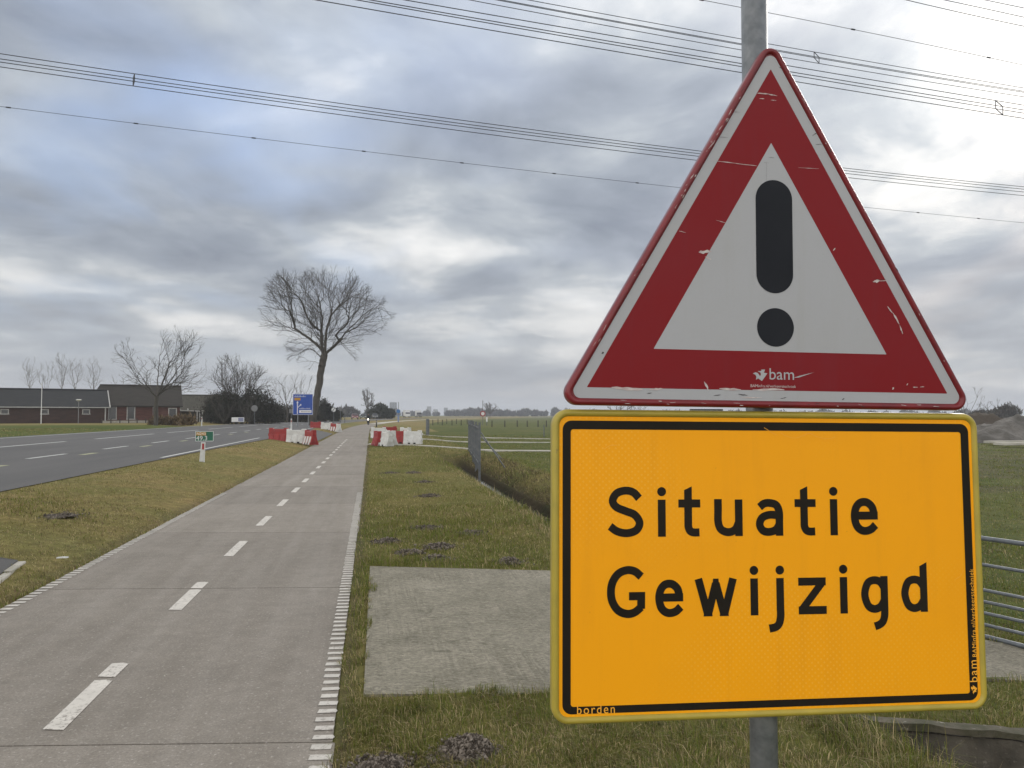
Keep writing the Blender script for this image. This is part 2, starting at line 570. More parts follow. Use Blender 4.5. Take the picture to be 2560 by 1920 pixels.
M['white_sheet'] = sheeting_mat('white_sheeting', (0.41, 0.42, 0.445), dirt=0.25, dirt_col=(0.36, 0.36, 0.35))
M['rim_red'] = mat('red_rim_paint', (0.20, 0.012, 0.018), (0.14, 0.010, 0.016), 14, rough=0.35, spec=0.5,
                   speck=(46, 0.70, (0.42, 0.36, 0.35), 0.7))
M['black_sheet'] = mat('black_film', (0.008, 0.010, 0.015), (0.014, 0.016, 0.022), 3, rough=0.6, spec=0.22)
M['yellow_sheet'] = sheeting_mat('yellow_sheeting', (1.0, 0.41, 0.005), dots=True, rough=0.5, dirt=0.14, dirt_col=(0.70, 0.27, 0.015))
M['yellow_text'] = sheeting_mat('yellow_film', (0.98, 0.46, 0.05), rough=0.45, dirt=0.05)
M['rim_yellow'] = mat('yellow_green_rim', (0.46, 0.36, 0.050), (0.36, 0.29, 0.045), 9, rough=0.4, spec=0.5,
                      speck=(40, 0.70, (0.16, 0.13, 0.06), 0.5))
M['black_text'] = mat('black_brown_film', (0.010, 0.008, 0.005), (0.017, 0.013, 0.009), 4, rough=0.6, spec=0.18)
M['scratch'] = mat('scraped_film', (0.62, 0.58, 0.56), (0.45, 0.36, 0.36), 60, rough=0.7)
M['scar'] = mat('dark_scrape', (0.05, 0.045, 0.045), rough=0.7)
M['bark'] = mat('bark', (0.052, 0.047, 0.041), (0.095, 0.087, 0.075), 3, rough=0.95, stretch=(3, 3, 0.6), bump=0.5, bscale=8)
M['bark_pale'] = mat('pale_bark', (0.105, 0.095, 0.082), (0.16, 0.145, 0.125), 3, rough=0.95, stretch=(3, 3, 0.6))
M['brick'] = mat('red_brown_brick', (0.076, 0.032, 0.026), (0.110, 0.050, 0.040), 1.2, rough=0.9, stretch=(1, 1, 5))
M['brick_dark'] = mat('dark_brown_brick', (0.045, 0.029, 0.025), (0.068, 0.041, 0.034), 1.0, rough=0.9, stretch=(1, 1, 4))
M['roof_slate'] = mat('slate_roof', (0.014, 0.016, 0.019), (0.026, 0.027, 0.028), 0.9, rough=0.75, stretch=(1, 4, 4))
M['roof_tile'] = mat('dark_tile_roof', (0.022, 0.019, 0.016), (0.036, 0.031, 0.025), 0.8, rough=0.8, stretch=(1, 4, 4))
M['roof_thatch'] = mat('brown_roof', (0.052, 0.050, 0.040), (0.080, 0.075, 0.060), 1.2, rough=0.95, stretch=(3, 1, 1))
M['white_wood'] = mat('white_wood', (0.36, 0.36, 0.35), (0.46, 0.46, 0.45), 4, rough=0.6)
M['glass_dark'] = mat('dark_pane', (0.012, 0.014, 0.016), rough=0.08, spec=0.6)
M['door_dark'] = mat('dark_door', (0.020, 0.026, 0.030), rough=0.5)
M['timber'] = mat('dark_timber', (0.045, 0.040, 0.033), (0.07, 0.06, 0.05), 4, rough=0.9)
M['plastic_red'] = mat('red_plastic', (0.30, 0.022, 0.020), (0.22, 0.022, 0.022), 3, rough=0.5, speck=(9, 0.62, (0.34, 0.14, 0.12), 0.5))
M['plastic_white'] = mat('white_plastic', (0.62, 0.63, 0.62), (0.47, 0.47, 0.45), 3, rough=0.5, speck=(8, 0.62, (0.25, 0.24, 0.22), 0.5))
M['shadow_gap'] = mat('slot_shade', (0.02, 0.02, 0.02), rough=0.9)  # near-black colour standing in for the shade inside the barrier slots
M['sign_green'] = mat('green_sign', (0.012, 0.105, 0.065), (0.016, 0.125, 0.078), 4, rough=0.4)
M['sign_blue'] = mat('blue_sign', (0.010, 0.055, 0.30), (0.014, 0.065, 0.34), 2, rough=0.4)
M['sign_orange'] = mat('orange_panel', (0.42, 0.22, 0.02), rough=0.4)
M['sign_white'] = mat('white_panel', (0.66, 0.67, 0.68), rough=0.4)
M['sign_grey'] = mat('grey_sign_back', (0.15, 0.155, 0.16), (0.19, 0.19, 0.195), 4, rough=0.5, metal=0.3)
M['reflector_red'] = mat('red_reflector', (0.32, 0.015, 0.02), rough=0.3)
M['tyre'] = mat('tyre', (0.018, 0.018, 0.018), rough=0.85)
M['lamp_glass'] = mat('lamp_glass', (0.6, 0.6, 0.58), rough=0.2)
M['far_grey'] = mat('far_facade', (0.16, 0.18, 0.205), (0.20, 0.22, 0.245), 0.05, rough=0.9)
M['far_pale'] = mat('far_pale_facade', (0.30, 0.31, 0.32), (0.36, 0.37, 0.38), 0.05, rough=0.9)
M['sand'] = mat('grey_sand', (0.085, 0.08, 0.072), (0.16, 0.15, 0.138), 0.7, rough=0.95, bump=1.0, bscale=2.5, bdist=0.2)
M['water'] = mat('ditch_water', (0.02, 0.022, 0.018), rough=0.06, spec=0.6, bump=0.05, bscale=6)
M['jacket'] = mat('dark_clothes', (0.02, 0.022, 0.028), rough=0.9)
M['skin'] = mat('skin', (0.45, 0.28, 0.20), rough=0.6)
M['helmet'] = mat('helmet', (0.03, 0.03, 0.035), rough=0.3)
M['ground'] = vcol_mat('ground_cover', 0.95, 0.08, 'ground')
M['grass'] = vcol_mat('grass_blade', 0.7, 0.2, None, 0.35)
M['leaf'] = vcol_mat('twiggy_foliage', 0.85, 0.15)
head = bpy.data.materials.new('lit_headlamp')
head.use_nodes = True
_p = head.node_tree.nodes['Principled BSDF']
_p.inputs['Emission Color'].default_value = (1.0, 0.95, 0.85, 1)
_p.inputs['Emission Strength'].default_value = 6.0
M['headlamp'] = head


def car_paint(name, c):
    return mat(name, c, rough=0.3, spec=0.5, coat=0.4)


# ================================================================== the lie of the land
BEND0, BENDK = 80.0, 0.00056
SKEW = -0.155                                  # cross joints are laid slightly off square


def bend(y):
    y = np.asarray(y, float)
    return BENDK * np.clip(y - BEND0, 0, 260) ** 2 + np.clip(y - 340, 0, None) * BENDK * 520


PU = [-4000, -60, -24, -21.0, -20.4, -6.4, -6.0, -5.2, -4.0, -3.15, -3.03, -0.20, -0.165, -0.04, 2.2, 2.5, 2.75, 3.25, 3.35, 3.85, 4.05, 4.5, 5.2, 6.5, 12, 60, 4000]
PZ_DITCH = [0.5, 0.5, 0.5, 0.34, 0.30, 0.30, 0.338, 0.330, 0.16, 0.005, -0.035, -0.035, -0.004, 0.002, 0.0, -0.03, -0.14, -0.60, -0.80, -0.80, -0.55, -0.30, -0.14, -0.28, -0.40, -0.40, -0.40]
PZ_FLAT = [0.5, 0.5, 0.5, 0.34, 0.30, 0.30, 0.338, 0.330, 0.16, 0.005, -0.035, -0.035, -0.004, 0.002, -0.05, -0.08, -0.09, -0.12, -0.13, -0.16, -0.17, -0.2, -0.26, -0.36, -0.40, -0.40, -0.40]
DAM0, DAM1 = 3.88, 8.6


def hash_noise(x, y, s, seed=0):
    x = np.asarray(x, float) * s
    y = np.asarray(y, float) * s
    xi, yi = np.floor(x), np.floor(y)
    fx, fy = x - xi, y - yi
    fx, fy = fx * fx * (3 - 2 * fx), fy * fy * (3 - 2 * fy)

    def h(a, b):
        v = np.sin(a * 127.1 + b * 311.7 + seed * 74.7) * 43758.5453
        return v - np.floor(v)
    return (h(xi, yi) * (1 - fx) + h(xi + 1, yi) * fx) * (1 - fy) + (h(xi, yi + 1) * (1 - fx) + h(xi + 1, yi + 1) * fx) * fy


def ditch_w(y, u=3.5):
    y = np.asarray(y, float)
    wall = DAM0 - 0.42 * (np.asarray(u, float) - 2.7)
    near = (y < wall).astype(float)
    return np.clip((y - DAM1) / 0.5, 0, 1) * np.clip((38 - y) / 5, 0, 1) + near


def g_u(u, y, bumps=True):
    u = np.asarray(u, float)
    y = np.asarray(y, float)
    w = ditch_w(y, u)
    z = np.interp(u, PU, PZ_DITCH) * w + np.interp(u, PU, PZ_FLAT) * (1 - w)
    # the raised strip beside the side road levels out to the path
    if bumps:
        amp = np.where((u > -3.1) & (u < -0.05), 0.0, 0.035) * np.where((u < -5.2) & (u > -20.6), 0.0, 1.0)
        z = z + amp * (hash_noise(u, y, 0.9, 1) - 0.5) + amp * 0.8 * (hash_noise(u, y, 2.7, 2) - 0.5)
        for pl_ in (SLAB, ASPH, SIDE):
            ins = np.ones(u.shape, bool)
            for ox_, oy_ in ((.11, .11), (-.11, .11), (.11, -.11), (-.11, -.11)):
                ins &= in_poly(u + ox_, y + oy_, pl_)
            z = np.where(ins, z - 0.10, z)
            z = np.where(in_poly(u, y, pl_) & ~ins, np.interp(u, PU, PZ_FLAT) - 0.004, z)
    return z


def g(x, y):
    return g_u(np.asarray(x, float) - bend(y), y)


def gz(x, y):
    return float(g(np.array([x]), np.array([y]))[0])


# slab over the ditch (a field entrance), outline on the ground
SLAB = [(-0.03, 4.48), (0.0, 8.22), (1.9, 7.85), (3.0, 7.5), (4.2, 6.0), (5.2, 5.25), (6.3, 4.7), (6.3, 4.1), (4.1, 4.5), (1.1, 4.36)]


def in_poly(x, y, poly):
    x, y = np.asarray(x), np.asarray(y)
    c = np.zeros(x.shape, bool)
    n = len(poly)
    for i in range(n):
        (x0, y0), (x1, y1) = poly[i], poly[(i + 1) % n]
        k = ((y0 > y) != (y1 > y)) & (x < (x1 - x0) * (y - y0) / (y1 - y0 + 1e-12) + x0)
        c ^= k
    return c


SIDE = [(-3.2, 46.5), (-5.5, 45.0), (-5.5, 70.5), (-3.2, 66.5)]          # side road into the main road
ASPH = [(-3.24, 6.6), (-3.60, 8.80), (-4.6, 9.0), (-5.95, 9.0), (-5.95, 5.0), (-3.24, 5.0)]


def zone_colour(u, y):
    """surface colours of the land: what grows or lies there"""
    n = hash_noise(u, y, 0.35, 5) * 0.6 + hash_noise(u, y, 1.3, 6) * 0.4
    c = np.zeros((len(u), 3))
    green = np.array([0.100, 0.105, 0.030])
    olive = np.array([0.165, 0.142, 0.058])
    straw = np.array([0.240, 0.195, 0.105])
    field = np.array([0.058, 0.080, 0.020])
    lawn = np.array([0.060, 0.092, 0.022])
    soil = np.array([0.085, 0.070, 0.052])
    k = n[:, None]
    right = green * (1 - k) + olive * k
    left = olive * (1 - k * 0.6) + straw * k * 0.6
    fld = field * (1 - k * 0.5) + olive * k * 0.5
    lwn = lawn * (1 - k * 0.4) + olive * k * 0.4
    c[:] = fld
    m = (u > -0.2) & (u < 5.5)
    c[m] = right[m]
    m = (u < -3.0) & (u > -20.5)
    c[m] = left[m]
    m = (u <= -20.5)
    c[m] = lwn[m]
    m = (u > -90) & (y > 90) & (u < 8)
    c[m] = left[m]
    # bare edge of the path
    e = np.exp(-((u + 0.12) / 0.05) ** 2) * 0.7 + np.exp(-((u + 3.10) / 0.08) ** 2) * 0.4
    c = c * (1 - e[:, None]) + soil * e[:, None]
    # wet ditch
    w = ditch_w(y, u) * np.clip(np.exp(-((u - 3.75) / 0.55) ** 2) * 1.2, 0, 1)
    c = c * (1 - w[:, None]) + np.array([0.040, 0.034, 0.024]) * w[:, None]
    # worked soil in the far right field
    s = ((u > 14) & (y > 9.5) & (y < 40)) * np.clip((hash_noise(u * 0.12, y, 0.55, 9) - 0.45) * 4, 0, 1)
    c = c * (1 - 0.6 * s[:, None]) + soil * 0.6 * s[:, None]
    return c


def lines(*segs):
    out = []
    for a, b_, n in segs:
        out += list(np.linspace(a, b_, n, endpoint=False))
    return np.array(out)


def build_ground():
    U = np.unique(np.round(np.concatenate([
        -np.geomspace(4000, 24, 28), lines((-24, -6, 26), (-6, -3.15, 30), (-3.15, -3.0, 4), (-3.0, -0.16, 10), (-0.16, 0.0, 5),
              (0.0, 2.2, 24), (2.2, 4.6, 40), (4.6, 8, 26), (8, 24, 26)), np.geomspace(24, 4000, 28), np.array(PU)]), 3))
    Yv = np.unique(np.round(np.concatenate([lines((-60, 0, 10), (0, 2.4, 6), (2.4, 9.4, 80), (9.4, 24, 70), (24, 60, 70), (60, 160, 50)),
              np.geomspace(160, 6000, 50)]), 3))
    UU, YY = np.meshgrid(U, Yv)
    u, y = UU.ravel(), YY.ravel()
    z = g_u(u, y)
    V = np.stack([u + bend(y), y, z], 1)
    nu, ny = len(U), len(Yv)
    idx = np.arange(nu * ny).reshape(ny, nu)
    Q = np.stack([idx[:-1, :-1], idx[:-1, 1:], idx[1:, 1:], idx[1:, :-1]], -1).reshape(-1, 4)
    me = tri_mesh('ground', V, Q, M['ground'], zone_colour(u, y), smooth=True)
    tag(link('ground', me), kind='structure')


build_ground()


def sheet(name, uw, ys, z_off, matl, parent=None, th=0.0, flat=None):
    """strip following the bend: uw(y) -> (u0, u1); lies z_off above the land (or at height flat)"""
    V, Q = [], []
    for i, y in enumerate(ys):
        u0, u1 = uw(y)
        for u in (u0, (u0 + u1) / 2, u1):
            zz = flat if flat is not None else float(g_u(np.array([u]), np.array([y]), False)[0]) + z_off
            V.append((u + float(bend(y)), y, zz))
        if i:
            a = 3 * (i - 1)
            Q += [(a, a + 1, a + 4, a + 3), (a + 1, a + 2, a + 5, a + 4)]
    me = tri_mesh(name, V, Q, matl)
    return link(name, me, parent)


# ------------------------------------------------------------------ the cycle path: bed, cast slabs, paint
ys_far = list(np.arange(-8, 60, 6)) + list(np.arange(60, 420, 6))
path = sheet('bike_path', lambda y: (-3.03, -0.15), ys_far, 0, M['joint'], flat=-0.02)
tag(path, 'grey concrete two-way cycle path with worn white dashes', kind='structure')

XL, XR, JOINT0, JLEN = -3.0, -0.17, 4.12, 3.42


def slab_quad(y0, y1, xl, xr, gap=0.005):
    pts = []
    for x, y in ((xl, y0 + gap), (xr, y0 + gap), (xr, y1 - gap), (xl, y1 - gap)):
        yy = y + SKEW * (x + 1.58)
        pts.append((x + float(bend(yy)), yy))
    return pts


for i in range(-3, 42):
    y0 = JOINT0 + i * JLEN
    xl, xr = XL + RNG.uniform(-0.012, 0.012), XR + RNG.uniform(-0.012, 0.012)
    b_ = MB()
    b_.poly(slab_quad(y0, y0 + JLEN, xl, xr, 0.007 if i < 3 else 0.012), 0.06)
    o = b_.obj('concrete_slab', M['path'], path)
    o.location = (0, 0, -0.06 + RNG.uniform(-0.001, 0.001))
# beyond the slabs one can tell apart the path goes on round the bend
o = sheet('far_paving', lambda y: (-3.0, -0.17), list(np.arange(JOINT0 + 42 * JLEN + 0.4, 420, 5.0)), 0, M['strip'], path, flat=0.0)

mark = MB().box((0, 0, 0.0012), (0.098, 0.052, 0.0024)).mesh('edge_mark', M['white_paint'])
mark2 = MB().poly([(-0.05, -0.026), (0.046, -0.024), (0.052, 0.0), (0.04, 0.026), (-0.048, 0.024)], 0.0024).mesh('edge_mark', M['white_paint'])
k = 0
for x, y0, y1 in ((-0.222, 2.6, 16.2), (-2.945, 5.2, 16.6)):
    y = y0
    while y < y1:
        o = link('edge_mark', mark if (k * 7) % 3 else mark2, path)
        o.location = (x + random.uniform(-.004, .004), y, 0.0022)
        o.rotation_euler = (0, 0, R(-6) + random.uniform(-.03, .03))
        o.scale = (random.uniform(0.93, 1.05), random.uniform(0.9, 1.08), 1)
        y += 0.1135
        k += 1
y = 4.30
k = 0
while y < 52:
    ln = 1.07
    gap_at = 0.74 if k < 3 else None
    parts = [(0, 0.70 * ln), (0.745 * ln, ln)] if k < 2 else [(0, ln)]
    for a, c in parts:
        q = MB()
        pts = [(-0.054, a + 0.01), (0.052, a), (0.056, c - 0.02), (0.018, c), (-0.050, c - 0.012)]
        q.poly([(px_, py_ + SKEW * 0.5 * px_ * 2) for px_, py_ in pts], 0.002)
        o = q.obj('centre_mark', M['centre_paint'], path)
        o.location = (-1.575 + random.uniform(-.006, .006), y, 0.0022)
    y += 2.43
    k += 1

# ------------------------------------------------------------------ the main road
RZ = 0.352


def road_edge(y):
    return np.interp(y, [0, 15, 30, 44, 90], [-6.1, -5.95, -5.75, -5.25, -5.3])


ys_r = list(np.arange(-10, 100, 4.0)) + list(np.arange(100, 620, 10.0))
road = sheet('road', lambda y: (float(np.interp(y, [0, 45, 120, 260], [-20.2, -20.6, -19.0, -14.5])), float(road_edge(y))), ys_r, 0, M['asphalt'], flat=RZ)
tag(road, 'dark grey asphalt main road left of the cycle path', kind='structure')


def road_mark(name, u, y0, y1, w, matl, z=RZ + 0.004):
    n = max(2, int((y1 - y0) / 4) + 2)
    o = sheet(name, lambda y: (u - w / 2, u + w / 2), list(np.linspace(y0, y1, n)), 0, matl, road, flat=z)
    return o


y = 11.4
while y < 170:
    road_mark('lane_mark', -9.68, y, y + 2.8, 0.17, M['road_paint'])
    if y < 62:
        road_mark('yellow_mark', -8.95, y + 2.0, y + 3.3, 0.22, M['yellow_paint'])
    y += 6.35
for a, c in ((8, 20.5), (24, 39.5), (43.5, 54.5), (58, 68), (72, 84), (88, 100), (104, 118), (122, 140)):
    road_mark('lane_mark', -14.25, a, c, 0.22, M['road_paint'])
road_mark('edge_line', -19.7, 0, 110, 0.20, M['road_paint'])
road_mark('edge_line', -5.62 + 0.1, 46, 47, 0.12, M['road_paint'])
road_mark('edge_line', -6.05, 24, 44, 0.13, M['road_paint'])
road_mark('edge_line', -5.7, 72, 150, 0.13, M['road_paint'])


def land_patch(name, poly, off, matl, parent=None, step=0.6, th=0.10):
    """flat-ish slab of outline poly laid on the land with a thickness"""
    q = MB()
    n = len(poly)
    pts = []
    for i in range(n):
        a, c = Vector(poly[i]), Vector(poly[(i + 1) % n])
        m = max(1, int((c - a).length / step))
        pts += [tuple(a.lerp(c, j / m)) for j in range(m)]
    us = np.array([p[0] for p in pts]); yy = np.array([p[1] for p in pts])
    w = np.interp(us, PU, PZ_FLAT)
    v = [(p[0], p[1], z + off) for p, z in zip(pts, w)]
    v += [(p[0], p[1], z + off - th) for p, z in zip(pts, w)]
    m = len(pts)
    tr = tessellate_polygon([[Vector((*p, 0)) for p in pts]])
    f = []
    for t in tr:
        a = sum(pts[t[i]][0] * pts[t[(i + 1) % 3]][1] - pts[t[(i + 1) % 3]][0] * pts[t[i]][1] for i in range(3))
        f.append(t if a > 0 else (t[0], t[2], t[1]))
    area = sum(pts[i][0] * pts[(i + 1) % m][1] - pts[(i + 1) % m][0] * pts[i][1] for i in range(m))
    for i in range(m):
        j = (i + 1) % m
        f.append((m + i, m + j, j, i) if area > 0 else (m + j, m + i, i, j))
    q.add(v, f)
    return q.obj(name, matl, parent)


side = land_patch('side_road', SIDE, 0.03, M['asphalt'])
tag(side, 'short asphalt side road between the main road and the cycle path', kind='structure')
acc = land_patch('access_road', ASPH, 0.008, M['asphalt'])
tag(acc, 'corner of dark asphalt at the left edge beside the cycle path', kind='structure')
kb = MB()
for i in range(4):
    kb = MB()
    a0, a1 = Vector((-3.21, 6.7)).lerp(Vector((-3.56, 8.80)), i / 4), Vector((-3.21, 6.7)).lerp(Vector((-3.56, 8.80)), (i + 0.985) / 4)
    mm = (a0 + a1) / 2
    kb.box((mm.x, mm.y, float(np.interp(mm.x, PU, PZ_FLAT)) - 0.037), (0.075, (a1 - a0).length, 0.10), rz=math.atan2(a1.y - a0.y, a1.x - a0.x) - R(90))
    kb.obj('kerb', M['kerb'], acc, bevel=0.008)

slab = land_patch('concrete_entrance', SLAB, 0.016, M['slab'], th=0.22)
tag(slab, 'raked grey concrete slab of the field entrance behind the yellow sign', kind='structure')

# pale concrete strips of the crossing farm tracks on the right
for a, c, w, dz in (((-0.1, 42.5), (24, 38.6), 0.85, 0.05), ((3.2, 55.9), (26, 51.0), 0.75, 0.05), ((3.2, 71.5), (20, 57.2), 0.7, 0.05)):
    d = Vector((c[0] - a[0], c[1] - a[1])).normalized()
    nrm = Vector((-d.y, d.x)) * (w / 2)
    q = MB()
    n = 24
    for i in range(n):
        t0, t1 = i / n, (i + 0.985) / n
        P = [Vector(a).lerp(Vector(c), t) for t in (t0, t1)]
        pts = [P[0] - nrm, P[1] - nrm, P[1] + nrm, P[0] + nrm]
        z = [float(np.interp(p.x, PU, PZ_FLAT)) + dz for p in pts]
        q.add([(p.x, p.y, zz) for p, zz in zip(pts, z)] + [(p.x, p.y, zz - 0.5) for p, zz in zip(pts, z)],
              [(0, 1, 2, 3), (0, 4, 5, 1), (1, 5, 6, 2), (2, 6, 7, 3), (3, 7, 4, 0)])
    tag(q.obj('farm_track', M['strip']), 'pale narrow concrete strip crossing the verge on the right', kind='structure')

# water in the ditch
for y0, y1 in ((DAM1, 37), (-8, DAM0 - 0.35)):
    q = MB().poly([(3.15, y0), (4.1, y0), (4.1, y1), (3.15, y1)], 0.01)
    o = q.obj('water', M['water'])
    o.location.z = -0.705
    tag(o, 'still ditch water', kind='structure')

# ================================================================== the two signs on their post
def rpoly(edges, rho, n=8, inset=0.0):
    """rounded convex outline: edges = [(normal angle, distance)] counter-clockwise"""
    rho = max(rho - inset, 0.0008)
    pts = []
    m = len(edges)
    for i in range(m):
        t0, d0 = edges[i]
        t1, d1 = edges[(i + 1) % m]
        d0, d1 = d0 - inset - rho, d1 - inset - rho
        A = np.array([[math.cos(t0), math.sin(t0)], [math.cos(t1), math.sin(t1)]])
        c = np.linalg.solve(A, [d0, d1])
        dt = (t1 - t0) % (2 * math.pi)
        for j in range(n + 1):
            t = t0 + dt * j / n
            pts.append((c[0] + rho * math.cos(t), c[1] + rho * math.sin(t)))
    return pts


def rect_edges(x0, x1, y0, y1):
    return [(0, x1), (math.pi / 2, y1), (math.pi, -x0), (1.5 * math.pi, -y0)]


def tri_edges(r, cy=0.0):
    return [(R(30), r + cy * math.sin(R(30))), (R(150), r + cy * math.sin(R(150))), (R(270), r - cy)]


def fan(q, pts, z):
    """flat convex face"""
    n = len(pts)
    q.add([(x, y, z) for x, y in pts], [tuple(range(n))])


def ring(q, outer, inner, z0, z1=None):
    n = len(outer)
    z1 = z0 if z1 is None else z1
    q.add([(x, y, z0) for x, y in outer] + [(x, y, z1) for x, y in inner],
          [(i, (i + 1) % n, n + (i + 1) % n, n + i) for i in range(n)])


def sweep_rim(edges, rho, prof, n=8):
    """rim bead: prof = [(inset, z)] joined into rings"""
    q = MB()
    rings = [rpoly(edges, rho, n, d) for d, _ in prof]
    m = len(rings[0])
    v = [(x, y, prof[i][1]) for i, rg in enumerate(rings) for x, y in rg]
    f = []
    for i in range(len(rings) - 1):
        for j in range(m):
            k2 = (j + 1) % m
            f.append((i * m + j, i * m + k2, (i + 1) * m + k2, (i + 1) * m + j))
    q.add(v, f)
    return q


def frame_obj(name, c, x, u, n):
    o = empty(name)
    x, u, n = Vector(x), Vector(u), Vector(n)
    o.matrix_world = Matrix(((x.x, u.x, n.x, c[0]), (x.y, u.y, n.y, c[1]), (x.z, u.z, n.z, c[2]), (0, 0, 0, 1)))
    return o


def catmull(pts, k=7):
    p = [np.array(q, float) for q in pts]
    p = [2 * p[0] - p[1]] + p + [2 * p[-1] - p[-2]]
    out = []
    for i in range(1, len(p) - 2):
        for j in range(k):
            t = j / k
            out.append(0.5 * ((2 * p[i]) + (-p[i - 1] + p[i + 1]) * t + (2 * p[i - 1] - 5 * p[i] + 4 * p[i + 1] - p[i + 2]) * t * t
                              + (-p[i - 1] + 3 * p[i] - 3 * p[i + 1] + p[i + 2]) * t ** 3))
    out.append(p[-2])
    return out


def ribbon(q, pts, w, z, ox, oy, s):
    """constant-width flat stroke"""
    P = [np.array(p, float) for p in pts]
    n = len(P)
    L, Rr = [], []
    for i in range(n):
        a = P[i] - P[i - 1] if i else P[1] - P[0]
        c = P[i + 1] - P[i] if i < n - 1 else a
        a = a / (np.linalg.norm(a) + 1e-9)
        c = c / (np.linalg.norm(c) + 1e-9)
        na, nc = np.array([-a[1], a[0]]), np.array([-c[1], c[0]])
        m = na + nc
        m = m / (np.linalg.norm(m) + 1e-9)
        k_ = min(1.0 / max(np.dot(m, na), 0.3), 2.4)
        L.append(P[i] + m * (w / 2 * k_))
        Rr.append(P[i] - m * (w / 2 * k_))
    v = [(ox + s * p[0], oy + s * p[1], z) for p in L + Rr]
    f = [(i, n + i, n + i + 1, i + 1) for i in range(n - 1)]
    q.add(v, f)


def disc(q, cx, cy, r, z, ox=0, oy=0, s=1.0, n=28, a0=0, a1=2 * math.pi):
    fan(q, [(ox + s * (cx + r * math.cos(a0 + (a1 - a0) * i / n)), oy + s * (cy + r * math.sin(a0 + (a1 - a0) * i / n))) for i in range(n)], z)


SW = 37.0
GLYPH = {
    'S': [('c', [(152, 180), (124, 208), (86, 216), (44, 203), (25, 169), (42, 140), (86, 121), (130, 103), (154, 66), (137, 31), (92, 18), (46, 27), (12, 50)])],
    'i': [('l', [(18.5, 0), (18.5, 170)]), ('d', (18.5, 207, 21))],
    't': [('p', [(28, 60), (65, 60), (65, 231), (28, 214)]), ('c', [(46.5, 66), (47, 44), (56, 25), (74, 18.5), (100, 19)]), ('l', [(0, 152), (105, 152)])],
    'u': [('c', [(18.5, 172), (18.5, 120), (18.5, 66), (32, 32), (66, 18.5), (100, 30), (119, 64)]), ('l', [(119, 170), (119, 0)])],
    'a': [('c', [(20, 134), (42, 150), (70, 153), (102, 143), (116, 110), (116, 60)]), ('l', [(116, 80), (116, 0)]),
          ('c', [(116, 94), (72, 98), (34, 86), (19, 56), (32, 27), (62, 18), (98, 28), (116, 54)])],
    'e': [('c', [(115, 87), (108, 124), (88, 146), (67, 152), (44, 146), (26, 124), (18.5, 86), (27, 46), (46, 25), (70, 18.5), (98, 26), (121, 46)]), ('l', [(20, 89), (133, 89)])],
    'G': [('c', [(162, 186), (132, 210), (94, 216), (54, 200), (27, 162), (19, 117), (27, 72), (54, 34), (94, 18.5), (130, 25), (161, 48)]),
          ('l', [(161, 40), (161, 98)]), ('l', [(180, 98), (104, 98)])],
    'w': [('l', [(17, 172), (62, 6)]), ('l', [(62, 6), (101, 150)]), ('l', [(101, 150), (140, 6)]), ('l', [(140, 6), (185, 172)]),
          ('p', [(40, 0), (84, 0), (78, 40), (48, 40)]), ('p', [(118, 0), (162, 0), (154, 40), (124, 40)]), ('p', [(84, 128), (118, 128), (114, 172), (88, 172)])],
    'j': [('l', [(58, 170), (58, 20)]), ('c', [(58, 30), (58, -8), (50, -40), (32, -56), (2, -62)]), ('d', (58, 207, 21))],
    'z': [('l', [(0, 151.5), (137, 151.5)]), ('l', [(0, 18.5), (139, 18.5)]), ('p', [(0, 30), (46, 30), (137, 140), (91, 140)])],
    'g': [('c', [(118, 118), (96, 146), (64, 153), (34, 138), (19, 88), (34, 36), (64, 18.5), (96, 28), (118, 58)]), ('l', [(118, 172), (118, 10)]),
          ('c', [(118, 24), (116, -16), (106, -42), (88, -56), (66, -63)])],
    'd': [('c', [(116, 118), (94, 146), (63, 153), (34, 138), (19, 88), (34, 36), (63, 18.5), (94, 28), (116, 58)]), ('p', [(97.5, 0), (134.5, 0), (134.5, 235), (97.5, 216)])],
}


def glyph(q, ch, ox, oy, s, z):
    k_ = 0
    for kind, d in GLYPH[ch]:
        zz = z + 0.00004 * k_
        k_ += 1
        if kind == 'c':
            ribbon(q, catmull(d), SW, zz, ox, oy, s)
        elif kind == 'l':
            ribbon(q, d, SW, zz, ox, oy, s)
        elif kind == 'p':
            fan(q, [(ox + s * x, oy + s * y) for x, y in d], zz)
        else:
            disc(q, d[0], d[1], d[2], zz, ox, oy, s)


def text_part(name, body, matl, parent, x, y, width, z, rot=0.0, size=1.0, spacing=1.0):
    cu = bpy.data.curves.new(name, 'FONT')
    cu.body = body
    cu.size = 1.0
    cu.space_character = spacing
    cu.fill_mode = 'FRONT'
    cu.resolution_u = 4
    tmp = bpy.data.objects.new(name, cu)
    COL.objects.link(tmp)
    dg = bpy.context.evaluated_depsgraph_get()
    me = bpy.data.meshes.new_from_object(tmp.evaluated_get(dg))
    bpy.data.objects.remove(tmp)
    bpy.data.curves.remove(cu)
    me.name = name
    co = np.zeros(len(me.vertices) * 3)
    me.vertices.foreach_get('co', co)
    co = co.reshape(-1, 3)
    co[:, 0] -= co[:, 0].min()
    s = width / co[:, 0].max()
    co[:, 0] *= s
    co[:, 1] *= s * size
    co[:, 2] = 0
    me.vertices.foreach_set('co', co.ravel())
    me.update()
    me.materials.clear()
    me.materials.append(matl)
    o = link(name, me, parent)
    o.location = (x, y, z)
    o.rotation_euler = (0, 0, rot)
    return o


LOGO = [(600, 255), (650, 232), (690, 240), (716, 268), (735, 302), (752, 270), (746, 236), (690, 210), (752, 206), (766, 196), (755, 181), (830, 180),
        (806, 236), (872, 245), (832, 300), (770, 383), (700, 338), (660, 362), (668, 310), (650, 275)]


